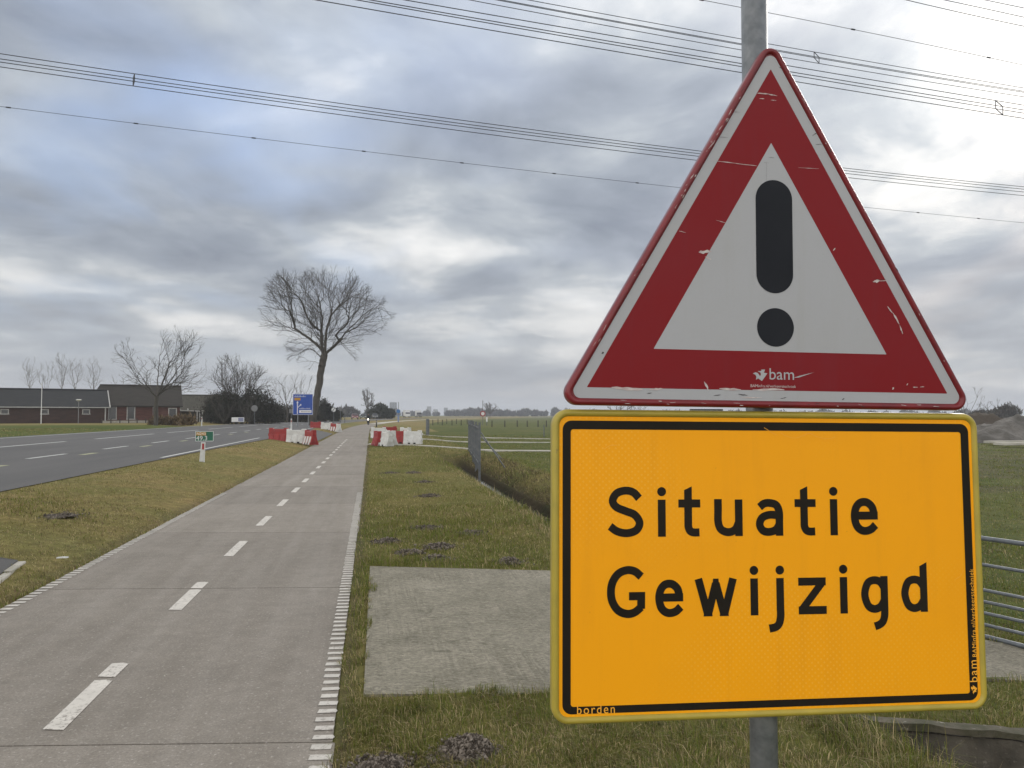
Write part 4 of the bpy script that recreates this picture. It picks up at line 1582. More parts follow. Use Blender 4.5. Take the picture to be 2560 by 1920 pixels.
def elm():
    """the tall leaning elm beside the blue sign"""
    rnd = random.Random(21)
    k_ = 0.2772 * 92 / F_PX

    def P(zx, zy, dep=0.0):
        return Vector(((zx - 1225) * k_, dep, (1490 - zy) * k_))
    start = []

    def chain(pts, parent, dep0=0.0, dep1=0.0, first=True):
        ids = []
        seg = catmull([P(*q_)[:] for q_ in pts], 6)
        m = len(seg)
        for i, s_ in enumerate(seg):
            if i == 0 and not first:
                continue
            v = Vector(s_)
            t = i / max(1, m - 1)
            v.y += dep0 + (dep1 - dep0) * t
            if i:
                v += Vector((rnd.uniform(-.05, .05), rnd.uniform(-.05, .05), rnd.uniform(-.03, .03)))
            start.append((v, parent))
            parent = len(start) - 1
            ids.append(parent)
        return ids

    tr = chain([(1232, 1500), (1250, 1350), (1278, 1200), (1306, 1000), (1322, 900), (1332, 840)], -1)
    n_tr = len(tr)
    top = tr[-1]
    l1 = chain([(1332, 840), (1292, 765), (1185, 680), (1080, 610), (1000, 592), (880, 592), (800, 602)], top, 0, -1.6, False)
    chain([(1080, 610), (1068, 530), (1022, 445), (920, 430), (830, 410)], l1[17], -.6, -.2, False)
    chain([(1022, 445), (990, 310), (925, 235), (870, 205)], l1[17], -.6, 1.8, False)
    l3 = chain([(1332, 840), (1312, 740), (1308, 620), (1302, 450), (1270, 300), (1235, 190)], top, 0, 1.6, False)
    chain([(1308, 620), (1222, 560), (1160, 440), (1130, 350), (1040, 270)], l3[10], .4, -2.2, False)
    l4 = chain([(1332, 840), (1345, 740), (1356, 620), (1398, 470), (1402, 370), (1345, 250), (1325, 130)], top, 0, -1.5, False)
    chain([(1398, 470), (1480, 370), (1575, 285), (1680, 225)], l4[17], -.7, 2.0, False)
    r1 = chain([(1332, 840), (1385, 785), (1468, 700), (1532, 610), (1620, 520), (1700, 435), (1800, 385), (1890, 415)], top, 0, 1.2, False)
    chain([(1590, 590), (1720, 600), (1825, 640)], r1[20], .5, -1.0, False)
    chain([(1468, 700), (1442, 650), (1540, 560), (1560, 450)], r1[12], .3, -2.4, False)
    chain([(1468, 700), (1550, 780), (1600, 850)], r1[12], .2, 1.2, False)
    chain([(1322, 880), (1210, 775), (1100, 830)], tr[-4], 0, .8, False)
    chain([(1310, 930), (1250, 900), (1215, 960)], tr[-8], 0, -.5, False)
    outline = [(790, 590), (815, 400), (850, 200), (1000, 155), (1200, 85), (1400, 62), (1600, 130), (1740, 230), (1860, 350), (1920, 440), (1860, 620), (1700, 640), (1640, 760),
               (1600, 870), (1540, 810), (1470, 740), (1400, 820), (1380, 760), (1290, 820), (1240, 960), (1060, 880), (960, 770), (1040, 690), (900, 650)]
    k_in = 0.0

    def inside(p_):
        zx, zy = p_.x / k_ + 1225, 1490 - p_.z / k_
        j = 26 * math.sin(zx * 0.031 + zy * 0.023) + 18 * math.sin(zx * 0.07 - zy * 0.05)
        cx, cy = 1340, 560
        f = 0.965 - j / 600.0
        e = math.hypot((zx - 1350) / 700, (zy - 470) / 560)
        if abs(p_.y) > 6.8 * math.sqrt(max(0.08, 1 - min(e, 1) ** 2)):
            return False
        return bool(in_poly(np.array([cx + (zx - cx) * f]), np.array([cy + (zy - cy) * f]), outline)[0])
    pos, par = [p_ for p_, _ in start], [q_ for _, q_ in start]
    cen = P(1330, 720)
    kids = set(par)
    for i in range(n_tr + 2, len(start)):
        d0 = (pos[i] - pos[par[i]]).normalized()
        end = i not in kids
        low = pos[i].z < P(0, 800).z
        if end:
            for _ in range(5):
                ramify(pos, par, i, d0 + Vector((rnd.gauss(0, .35), rnd.gauss(0, .35), rnd.gauss(.05, .3))), rnd.uniform(1.5, 2.6), 2, inside, cen, rnd, 0.32, 0.01)
        elif rnd.random() < (0.35 if low else 0.54):
            ax = Vector((rnd.gauss(0, 1), rnd.gauss(0, 1), rnd.gauss(0, .5))).normalized()
            dd = d0 + d0.cross(ax).normalized() * rnd.uniform(0.6, 1.2)
            ramify(pos, par, i, dd, rnd.uniform(1.4, 3.4) * (0.6 if low else 1.0), 1, inside, cen, rnd, 0.32, 0.015)
    x, y = far(778, 92)
    return split_tree('elm_tree', pos, par, 0.0080, 0.41, M['bark'], (x, y, gz(x, y) - 0.15), 'tall bare leaning elm with a fan-shaped crown behind the blue sign', None, n_tr)


def plain_tree(name, px, depth, h, crown_c, crown_r, n_att, tip, root_r, label, group=None, seed=1, fork=0.25, step=0.3, infl=2.2, kill=0.4, matl='bark', lean=0.0, z0=None, limbs=5, zmin=None, twigs=1.1):
    rnd = random.Random(seed)
    start = []
    hh = h * fork
    n_t = 6
    for i in range(n_t):
        t = i / (n_t - 1)
        start.append((Vector((lean * t * hh + rnd.uniform(-.03, .03), rnd.uniform(-.03, .03), t * hh)), i - 1))
    base = n_t - 1
    for j in range(limbs):
        a_ = 2 * math.pi * j / limbs + rnd.uniform(-.4, .4)
        reach = rnd.uniform(0.45, 0.80)
        pr = base
        tgt = Vector((crown_c[0] + math.cos(a_) * crown_r[0] * reach, crown_c[1] + math.sin(a_) * crown_r[1] * reach, crown_c[2] + rnd.uniform(-.2, .35) * crown_r[2]))
        s0 = start[base][0]
        m = max(3, int((tgt - s0).length / (step * 1.6)))
        for i in range(1, m + 1):
            t = i / m
            v = s0.lerp(tgt, t)
            v.z += math.sin(t * math.pi) * -0.12 * crown_r[0] * reach
            v += Vector((rnd.uniform(-1, 1), rnd.uniform(-1, 1), rnd.uniform(-.6, .6))) * step * 0.25
            start.append((v, pr))
            pr = len(start) - 1
    def inside(p_):
        q_ = Vector(((p_.x - crown_c[0]) / crown_r[0], (p_.y - crown_c[1]) / crown_r[1], (p_.z - crown_c[2]) / crown_r[2]))
        a_ = math.atan2(q_.z, q_.x)
        return q_.length < 1.0 + 0.10 * math.sin(3 * a_ + seed) + 0.08 * math.sin(7 * a_ + 2 * seed) or (p_.z < crown_c[2] and q_.length < 1.1)
    pos, par = [p_ for p_, _ in start], [q_ for _, q_ in start]
    cen = Vector((crown_c[0] * 0.4, 0, crown_c[2] - crown_r[2] * 0.6))
    kids = set(par)
    rm_ = (crown_r[0] + crown_r[2]) / 2
    for i in range(n_t + 1, len(start)):
        d0 = (pos[i] - pos[par[i]]).normalized()
        if i not in kids:
            for _ in range(3):
                ramify(pos, par, i, d0 + Vector((rnd.gauss(0, .35), rnd.gauss(0, .35), rnd.gauss(.1, .3))), rm_ * rnd.uniform(0.35, 0.6), 1, inside, cen, rnd, step * 1.1, 0.04)
        elif rnd.random() < 0.6 * twigs:
            ax = Vector((rnd.gauss(0, 1), rnd.gauss(0, 1), rnd.gauss(0, .5))).normalized()
            ramify(pos, par, i, d0 + d0.cross(ax).normalized() * rnd.uniform(0.6, 1.1), rm_ * rnd.uniform(0.25, 0.55), 2 if twigs < 0.9 else 1, inside, cen, rnd, step * 1.1, 0.05)
    x, y = far(px, depth)
    z = gz(x, y) if z0 is None else z0
    return split_tree(name, pos, par, tip, root_r, M[matl], (x, y, z - 0.1), label, group, n_t)


elm()
plain_tree('bare_tree', 390, 84, 12.0, (0.2, 0, 7.4), (5.1, 4.2, 4.0), 900, 0.0085, 0.24, 'bare spreading roadside tree with a slim trunk in front of the brick house', seed=5, fork=0.27, step=0.3, infl=2.4, kill=0.42, limbs=6)
plain_tree('bare_tree', 428, 130, 12.0, (1.2, 0, 8.2), (5.4, 4.0, 4.0), 500, 0.010, 0.26, 'bare tree rising behind the right end of the house roof', seed=8, fork=0.40, step=0.4, infl=2.6, kill=0.5, limbs=6)
plain_tree('bare_tree', 592, 112, 10.6, (0, 0, 6.2), (5.2, 4.5, 4.6), 2200, 0.011, 0.32, 'dense round-crowned bare tree above the dark thicket', seed=9, fork=0.20, step=0.3, infl=2.2, kill=0.36, limbs=9)
for i, (px_, dep, h_, w_, lab) in enumerate((
        (73, 190, 18.0, 2.2, 'slender bare poplar, leftmost of the row behind the low barn'), (113, 195, 17.0, 2.1, 'slender bare poplar, second from left behind the low barn'),
        (153, 190, 18.4, 2.1, 'slender bare poplar, third from left behind the low barn'), (186, 190, 18.2, 2.0, 'slender bare poplar, fourth from left behind the low barn'),
        (232, 195, 17.0, 2.4, 'slender bare poplar nearest the house roof in the back row'))):
    plain_tree('poplar_tree', px_, dep, h_, (0, 0, h_ * 0.62), (w_, w_, h_ * 0.38), 200, 0.011, 0.16, lab, 'poplars behind the barn', twigs=1.0, seed=30 + i, fork=0.42, step=0.4, infl=2.6, kill=0.5, matl='bark_pale', limbs=4)
plain_tree('bare_tree', 310, 170, 12.5, (0, 0, 8), (4.2, 3, 4.2), 300, 0.011, 0.2, 'thin bare tree behind the left half of the house roof', seed=41, fork=0.35, step=0.45, infl=2.8, kill=0.55, limbs=5, matl='bark_pale')
plain_tree('bare_tree', 718, 130, 9.2, (-0.2, 0, 5.6), (2.7, 2.4, 3.6), 320, 0.010, 0.16, 'small bare tree just left of the blue sign', seed=42, fork=0.3, step=0.32, infl=2.2, kill=0.42, limbs=4)
plain_tree('bare_tree', 752, 138, 10.2, (0, 0, 6.5), (2.0, 2.0, 3.8), 260, 0.010, 0.15, 'upright bare tree peeping over the top of the blue sign', seed=43, fork=0.3, step=0.32, infl=2.2, kill=0.42, limbs=4)
for i, (px_, dep, h_, w_, lab) in enumerate(((2418, 95, 6.2, 2.2, 'bare tree on the skyline at the right edge of the triangular sign'), (2475, 110, 4.7, 1.9, 'small bare tree above the soil heaps'),
                                             (1548, 190, 5.4, 3.4, 'bare tree seen in the slit between the two signs, left one'), (1592, 200, 5.2, 3.0, 'bare tree seen in the slit between the two signs, right one'),
                                             (1225, 420, 9.5, 4.0, 'lone bare tree on the far skyline right of the steel fence'), (918, 330, 13.0, 3.0, 'tall bare tree on the skyline above the queue of cars'))):
    plain_tree('bare_tree', px_, dep, h_, (0, 0, h_ * 0.62), (w_, w_, h_ * 0.40), 170, 0.008 * dep / 90, 0.14, lab, 'skyline trees', seed=60 + i, fork=0.28, step=0.3, infl=2.2, kill=0.4, limbs=5)


for i, (px_, dep, h_, w_, lab) in enumerate(((560, 106, 4.2, 2.2, 'bare brown shrub at the left side of the dark thicket'), (622, 106, 4.6, 2.0, 'bare brown shrub in front of the dark thicket behind the grey sign'),
                                             (662, 122, 4.4, 2.6, 'loose bare shrub between the thicket and the blue sign'))):
    plain_tree('bare_shrub', px_, dep, h_, (0, 0, h_ * 0.5), (w_, w_ * 0.8, h_ * 0.52), 0, 0.010, 0.07, lab, 'bare shrubs at the farm', seed=90 + i, fork=0.08, step=0.28, limbs=9, twigs=1.4)


# ------------------------------------------------------------------ twiggy masses: thickets, hedges, far woods
def leaf_mass(blobs, n, size, cols, seed=1, flat=0.0):
    r_ = np.random.default_rng(seed)
    vol = np.array([b2[3] * b2[4] * b2[5] for b2 in blobs])
    cnt = r_.multinomial(n, vol / vol.sum())
    C_ = []
    for (x, y, z, a_, b2, c), m in zip(blobs, cnt):
        d_ = r_.normal(size=(m, 3))
        d_ /= np.linalg.norm(d_, axis=1, keepdims=True)
        rad = r_.uniform(0.1, 1, (m, 1)) ** 0.6
        if size < 0.5:
            rad = rad * (1 + 0.1 * np.minimum(r_.normal(size=(m, 1)) ** 2, 4))
        lump = 0.72 + 0.5 * hash_noise(d_[:, 0] * 3 + x, d_[:, 2] * 3 + d_[:, 1] * 2 + y, 1.0, seed)[:, None]
        C_.append(np.array([x, y, z]) + d_ * rad * lump * np.array([a_, b2, c]))
    C_ = np.concatenate(C_)
    n = len(C_)
    a_ = r_.normal(size=(n, 3)); a_ /= np.linalg.norm(a_, axis=1, keepdims=True)
    a_[:, 2] = np.abs(a_[:, 2]) * 1.3 + 0.2
    b2 = np.cross(a_, r_.normal(size=(n, 3))); b2 /= np.maximum(np.linalg.norm(b2, axis=1, keepdims=True), 1e-6)
    s_ = size * r_.uniform(0.5, 1.5, (n, 1))
    V = np.stack([C_ - b2 * s_ * 0.3, C_ + b2 * s_ * 0.3, C_ + a_ * s_], 1).reshape(-1, 3)
    V[:, 2] = np.maximum(V[:, 2], 0.02)
    T = np.arange(3 * n).reshape(-1, 3)
    cols = np.array(cols)
    c = cols[r_.integers(0, len(cols), n)] * r_.uniform(0.7, 1.25, (n, 1))
    return V, T, np.repeat(c, 3, 0)


def thicket(name, label, cat, px, depth, blobs, n, size, cols, seed, kind=None, z0=None, stems=0, group=None):
    x, y = far(px, depth)
    z = gz(x, y) if z0 is None else z0
    V, T, c = leaf_mass(blobs, n, size, cols, seed)
    if stems:
        root = empty(name, (x, y, z))
        link('crown', tri_mesh('crown', V, T, M['leaf'], c), root)
        rr_ = random.Random(seed)
        bx = [b2 for b2 in blobs]
        for i in range(stems):
            b2 = bx[i % len(bx)]
            q = MB()
            q.rod((b2[0] + rr_.uniform(-.3, .3), b2[1], -0.1), (b2[0] + rr_.uniform(-.6, .6) * b2[3], b2[1] + rr_.uniform(-.3, .3), b2[2] + b2[5] * 0.5), 0.07, 0.03, n=5)
            q.obj('trunk', M['bark'], root)
    else:
        root = link(name, tri_mesh(name, V, T, M['leaf'], c))
        root.location = (x, y, z)
    return tag(root, label, cat, group, kind)


DARK = [(0.028, 0.029, 0.024), (0.036, 0.035, 0.028), (0.050, 0.045, 0.035), (0.036, 0.043, 0.027)]
BROWN = [(0.060, 0.050, 0.040), (0.075, 0.062, 0.048), (0.050, 0.046, 0.036), (0.045, 0.048, 0.034)]
FARC = [(0.080, 0.086, 0.092), (0.090, 0.094, 0.098), (0.074, 0.080, 0.082), (0.098, 0.096, 0.090)]  # lightened and blued, distance haze put into the foliage colours
thicket('thicket', 'dark overgrown thicket under the dense round tree beside the farm', 'thicket', 598, 110,
        [(-1.5, 0, 2.2, 3.0, 2.5, 2.6), (2.0, 0.5, 2.4, 2.6, 2.2, 2.7), (4.2, 0.5, 1.5, 1.8, 1.8, 1.9), (-3.2, 0, 1.4, 1.6, 1.6, 1.8)], 26000, 0.20, BROWN[2:] + DARK, 3, stems=6)
thicket('hedge', 'brown winter hedge along the far side of the road left of the blue sign', 'hedge', 690, 135,
        [(-2.8, 0, 1.3, 2.2, 1.6, 1.7), (0.2, 0, 1.4, 2.2, 1.6, 1.9), (3.0, 1.0, 1.3, 2.4, 1.6, 1.7), (5.8, 1, 1.0, 2.0, 1.5, 1.5)], 20000, 0.20, DARK + BROWN, 4, stems=6)
thicket('shrub', 'dark rounded evergreen shrub right of the elm trunk', 'shrub', 818, 150,
        [(-0.6, 0, 1.9, 2.0, 1.8, 2.4), (1.4, 0, 1.3, 1.8, 1.6, 1.6)], 5000, 0.30, DARK, 5, stems=3)
thicket('shrub', 'round dark green bush on the skyline left of the grey tower', 'shrub', 955, 260,
        [(-0.5, 0, 2.4, 3.4, 2.5, 3.0), (2.5, 0, 1.6, 2.6, 2, 2.0), (-3, 0, 1.4, 2.2, 2, 1.8)], 5000, 0.5, [(0.028, 0.034, 0.020), (0.040, 0.044, 0.026)], 6, stems=3)
thicket('reed_patch', 'tuft of pale brown reeds at the roadside by the house', 'reeds', 437, 88,
        [(-1.4, 0, 0.35, 1.3, 0.5, 0.55), (0.8, 0, 0.4, 1.5, 0.5, 0.6)], 3500, 0.30, [(0.17, 0.125, 0.075), (0.20, 0.15, 0.09), (0.12, 0.09, 0.055)], 7)


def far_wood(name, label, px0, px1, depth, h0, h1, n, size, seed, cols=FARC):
    r_ = random.Random(seed)
    blobs = []
    w = (px1 - px0) / F_PX * depth
    m = max(6, int(w / (h1 * 0.55)))
    x0, y0 = far((px0 + px1) / 2, depth)
    ca, sa = math.cos(-YAW), math.sin(-YAW)
    for i in range(m):
        t = (i + r_.uniform(0, 1)) / m - 0.5
        h_ = r_.triangular(h0 * 0.6, h1 * 1.15, h0)
        lx, ly = t * w, r_.uniform(-0.1, 0.1) * depth * 0.2
        blobs.append((lx * ca - ly * sa, lx * sa + ly * ca, h_ * 0.40, h_ * r_.uniform(0.4, 1.0), h_ * 0.7, h_ * 0.60))
    V, T, c = leaf_mass(blobs, n, size, cols, seed)
    o = link(name, tri_mesh(name, V, T, M['leaf'], c))
    o.location = (x0, y0, gz(x0, y0))
    tag(o, label, 'wood', kind='stuff')


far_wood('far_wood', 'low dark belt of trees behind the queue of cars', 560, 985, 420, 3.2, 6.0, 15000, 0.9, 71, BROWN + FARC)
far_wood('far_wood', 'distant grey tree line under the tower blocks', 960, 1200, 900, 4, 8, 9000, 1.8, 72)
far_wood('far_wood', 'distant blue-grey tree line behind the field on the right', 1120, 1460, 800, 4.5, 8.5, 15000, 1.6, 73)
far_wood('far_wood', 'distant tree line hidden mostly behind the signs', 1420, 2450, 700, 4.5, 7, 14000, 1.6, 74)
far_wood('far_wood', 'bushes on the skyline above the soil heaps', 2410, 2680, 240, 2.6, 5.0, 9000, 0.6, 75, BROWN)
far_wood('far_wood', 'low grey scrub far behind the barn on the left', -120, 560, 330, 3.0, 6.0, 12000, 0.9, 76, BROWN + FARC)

# ================================================================== farm buildings on the left
def gable_building(name, label, cat, px, depth, rz, L, Dp, eave, ridge, wall, roof, over=0.35, hip=0.0, trim=True, z0=None):
    x, y = far(px, depth)
    z = gz(x, y) if z0 is None else z0
    root = empty(name, (x, y, z - 0.05), rz)
    q = MB()
    q.box((0, 0, eave / 2 - 0.15), (L, Dp, eave + 0.3))
    hl = L / 2 - 0.002
    for s_ in (-1, 1):
        if not hip:
            q.add([(s_ * hl, -Dp / 2, eave), (s_ * hl, Dp / 2, eave), (s_ * hl, 0, ridge - 0.12)], [(0, 1, 2) if s_ > 0 else (0, 2, 1)])
    q.obj('wall', wall, root)
    q = MB()
    hx, hy = L / 2 + over, Dp / 2 + over
    ez = eave - over * (ridge - eave) / (Dp / 2)
    rx0, rx1 = -L / 2 - over + hip, L / 2 + over
    th = 0.16
    V = [(-hx, -hy, ez), (hx, -hy, ez), (rx1, 0, ridge), (rx0, 0, ridge), (hx, hy, ez), (-hx, hy, ez)]
    V += [(a_, b2, c - th) for a_, b2, c in V]
    Fc = [(0, 1, 2, 3), (4, 5, 3, 2), (6, 9, 8, 7), (10, 8, 9, 11), (0, 6, 7, 1), (4, 10, 11, 5), (1, 7, 8, 2), (2, 8, 10, 4), (3, 9, 6, 0), (5, 11, 9, 3)]
    if hip:
        Fc.append((5, 0, 3))
    q.add(V, Fc)
    ro = q.obj('roof', roof, root)
    MB().rod((rx0, 0, ridge + 0.02), (rx1, 0, ridge + 0.02), 0.11, n=8).obj('ridge_cap', roof, ro)
    if trim:
        MB().box((0, -hy - 0.04, ez - 0.10), (2 * hx, 0.10, 0.13)).obj('gutter', M['white_wood'], ro)
        for s_ in (-1, 1):
            a_, c = Vector((s_ * (hx + 0.04), -hy, ez - 0.06)), Vector((s_ * (hx + 0.04), 0, ridge - 0.06))
            if not (hip and s_ < 0):
                MB().rod(a_, c, 0.09, n=6).obj('verge_board', M['white_wood'], ro)
    tag(root, label, cat)
    return root


def window(root, x, z, w, h, yf, mull=0):
    q = MB()
    t = 0.11
    q.box((x, yf - 0.02, z + h / 2 - t / 2), (w, 0.08, t)).box((x, yf - 0.02, z - h / 2 + t / 2), (w + 0.1, 0.12, t))
    q.box((x - w / 2 + t / 2, yf - 0.02, z), (t, 0.08, h - 2 * t)).box((x + w / 2 - t / 2, yf - 0.02, z), (t, 0.08, h - 2 * t))
    f = q.obj('window', M['white_wood'], root)
    MB().box((x, yf - 0.012, z), (w - 2 * t, 0.03, h - 2 * t)).obj('pane', M['glass_dark'], f)
    return f


RZB = -YAW + R(33)
barn = gable_building('brick_barn', 'long low brick barn with dark slate roof and three small windows, leftmost building', 'barn', 118, 106, RZB, 14.0, 7.0, 2.55, 4.75, M['brick_dark'], M['roof_slate'])
for x in (-4.9, -0.4, 4.5):
    window(barn, x, 1.62, 0.95, 0.72, -3.5)
MB().box((6.85, -3.56, 1.2), (0.16, 0.12, 2.4)).obj('downpipe', M['white_wood'], barn)

house = gable_building('brick_house', 'red brick bungalow with big dark tiled roof behind the roadside tree', 'house', 337, 113, RZB - R(6), 11.8, 8.0, 2.75, 5.55, M['brick'], M['roof_tile'], hip=1.6, trim=False)
for x in (-2.9, -0.55):
    window(house, x, 1.50, 1.10, 1.95, -4.0)
q = MB()
q.box((-5.2, -4.02, 1.05), (1.0, 0.10, 2.1))
dr = q.obj('door', M['door_dark'], house)
MB().box((-4.85, -4.10, 1.05), (0.05, 0.05, 0.14)).obj('handle', M['sign_white'], dr)
q = MB()
q.box((4.9, -4.03, 2.16), (1.15, 0.1, 0.12)).box((4.38, -4.03, 1.05), (0.12, 0.1, 2.1)).box((5.42, -4.03, 1.05), (0.12, 0.1, 2.1)).box((4.9, -4.03, 0.45), (0.92, 0.1, 0.9))
dr = q.obj('door', M['white_wood'], house)
MB().box((4.9, -4.015, 1.5), (0.92, 0.05, 1.2)).obj('pane', M['glass_dark'], dr)
q = MB()
q.box((-4.6, -2.95, 3.75), (0.5, 0.6, 0.05), rx=R(35))
q.obj('roof_light', M['glass_dark'], house)
MB().rod((2.3, -4.06, 0), (2.3, -4.06, 2.5), 0.05, n=6).obj('downpipe', M['sign_grey'], house)

farm = gable_building('farm_shed', 'brown-roofed low farm shed between the brick house and the dark thicket', 'shed', 497, 128, RZB - R(6), 9.0, 7.0, 2.1, 4.5, M['timber'], M['roof_thatch'], trim=False)
q = MB()
q.box((-1.0, -4.2, 1.85), (6.0, 0.16, 0.16), ry=R(2))
q.obj('fascia', M['white_wood'], farm)
for x in (-0.6, -0.2, 0.2, 3.1):
    MB().box((x, -4.25, 1.0), (0.16, 0.14, 1.8)).obj('porch_post', M['white_wood'], farm)
MB().box((1.6, -4.25, 1.9), (3.4, 0.14, 0.14)).obj('fascia', M['white_wood'], farm)
for x in (-3.2, -2.0):
    MB().rod((x, -4.2, 2.05), (x, -4.2, 2.3), 0.12, 0.02, n=8).obj('lamp', M['lamp_glass'], farm)

# low garden edge with posts in front of the house
x0, y0 = far(255, 103)
x1, y1 = far(385, 108)
fz = gz(x0, y0)
fd = Vector((x1 - x0, y1 - y0))
fence = empty('garden_fence', (x0, y0, fz), math.atan2(fd.y, fd.x))
tag(fence, 'low pale board edging with short posts in front of the brick house', 'fence')
for i in range(6):
    Lp = fd.length / 6
    MB().box((Lp * (i + 0.5), 0, 0.20), (Lp - 0.15, 0.06, 0.32)).obj('board', M['kerb'], fence)
for i in range(7):
    MB().box((fd.length / 6 * i, 0, 0.3), (0.12, 0.12, 0.7)).obj('fence_post', M['timber'], fence)


def simple_pole(name, label, cat, px, depth, h, r_, matl, z=None):
    x, y = far(px, depth)
    root = empty(name, (x, y, gz(x, y) if z is None else z))
    MB().rod((0, 0, -0.3), (0, 0, h), r_, r_ * 0.8, n=8).obj('pole', matl, root)
    return tag(root, label, cat)


fp = simple_pole('flagpole', 'thin white flagpole in front of the low barn', 'flagpole', 103, 98, 5.1, 0.055, M['sign_white'])
MB().rod((0, 0, 5.1), (0, 0, 5.2), 0.09, 0.05, n=8).obj('knob', M['sign_white'], fp)
lp = simple_pole('garden_lamp', 'grey garden lamp post with flat white head before the barn', 'lamp post', 196, 98, 2.9, 0.06, M['sign_grey'])
q = MB()
q.rod((0, 0, 2.9), (0, 0, 3.06), 0.16, 0.38, n=14).rod((0, 0, 3.06), (0, 0, 3.14), 0.38, 0.22, n=14)
q.obj('lamp_head', M['lamp_glass'], lp)

# ================================================================== road furniture
hm = empty('kilometre_post', (-4.78, 23.3, gz(-4.78, 23.3)), 0)
tag(hm, 'white roadside post with green kilometre plate reading 49.3 on the left verge', 'kilometre post')
q = MB()
q.add([(-.075, -.03, -.1), (.075, -.03, -.1), (.075, .03, -.1), (-.075, .03, -.1), (-.055, -.025, .56), (.055, -.025, .56), (.055, .025, .56), (-.055, .025, .56)],
      [(0, 3, 2, 1), (4, 5, 6, 7), (0, 1, 5, 4), (1, 2, 6, 5), (2, 3, 7, 6), (3, 0, 4, 7)])
o = q.obj('post_body', M['plastic_white'], hm, bevel=0.008)
o.rotation_euler = (0, R(3), 0)
MB().box((0.03, -0.034, 0.44), (0.05, 0.008, 0.17)).obj('reflector', M['reflector_red'], hm)
pl = MB().box((0.06, 0, 0.735), (0.50, 0.03, 0.29)).obj('plate', M['sign_green'], hm, bevel=0.01)
q = MB()
for a_, b2 in (((0.06, 0.873), (0.49, 0.012)), ((0.06, 0.597), (0.49, 0.012))):
    q.box((a_[0], -0.0165, a_[1]), (b2[0], 0.003, b2[1]))
for xx in (-0.182, 0.302):
    q.box((xx, -0.0165, 0.735), (0.012, 0.003, 0.264))
q.obj('border', M['sign_white'], pl)
op = MB().box((-0.03, -0.018, 0.805), (0.27, 0.005, 0.095)).obj('orange_panel', M['sign_orange'], pl)
o = text_part('lettering', 'N243', M['sign_white'], pl, -0.15, -0.0215, 0.24, 0.772, size=1.0)
o.rotation_euler = (R(90), 0, 0)
o = text_part('lettering', '49.3', M['sign_white'], pl, -0.165, -0.0175, 0.30, 0.618, size=1.0)
o.rotation_euler = (R(90), 0, 0)

# blue direction sign
x, y = far(757, 79)
bs = empty('direction_sign', (x, y, 0.30), -YAW * 0.4)
tag(bs, 'large blue direction sign on two grey poles in front of the elm', 'road sign')
pl = MB().box((0, 0, 2.42), (2.04, 0.06, 2.16)).obj('plate', M['sign_blue'], bs, bevel=0.02)
for s_ in (-0.52, 0.55):
    MB().rod((s_, 0.08, -0.4), (s_, 0.08, 3.4), 0.045, n=8).obj('pole', M['galv'], bs)
q = MB()
for z_, h_ in ((3.475, 0.03), (1.365, 0.03)):
    q.box((0, -0.034, z_), (2.0, 0.008, h_))
for s_ in (-1, 1):
    q.box((s_ * 0.995, -0.034, 2.42), (0.03, 0.008, 2.08))
q.obj('border', M['sign_white'], pl)
q = MB()
q.box((-0.545, -0.036, 2.03), (0.085, 0.008, 1.18))
q.add([(-0.66, -0.04, 2.56), (-0.43, -0.04, 2.56), (-0.545, -0.04, 2.78)], [(0, 1, 2)])
q.box((-0.40, -0.0365, 2.20), (0.07, 0.008, 0.42), ry=R(48))
q.add([(-0.32, -0.041, 2.42), (-0.17, -0.041, 2.25), (-0.16, -0.041, 2.47)], [(0, 1, 2)])
q.obj('arrow', M['sign_white'], pl)
MB().box((-0.55, -0.036, 2.97), (0.62, 0.010, 0.27)).obj('orange_panel', M['sign_orange'], pl)
MB().box((0.26, -0.036, 1.68), (1.24, 0.010, 0.30)).obj('white_panel', M['sign_white'], pl)
rs = random.Random(3)


def word(q, x, z, w, h, yy):
    """writing too small to read: uneven upright strokes"""
    t = 0.0
    while t < w:
        s_ = rs.uniform(0.05, 0.085)
        hh = h * rs.choice((0.62, 0.62, 0.7, 1.0))
        q.box((x + t + s_ * 0.35, yy, z + hh / 2), (s_ * 0.62, 0.004, hh))
        t += s_ + 0.035


q = MB()
word(q, -0.86, 3.19, 1.20, 0.15, -0.034)
word(q, -0.36, 1.93, 1.05, 0.13, -0.034)
q.obj('lettering', M['sign_white'], pl)['kind'] = 'stuff'
q = MB()
word(q, -0.14, 1.62, 0.9, 0.13, -0.043)
q.obj('lettering', M['black_text'], pl)['kind'] = 'stuff'


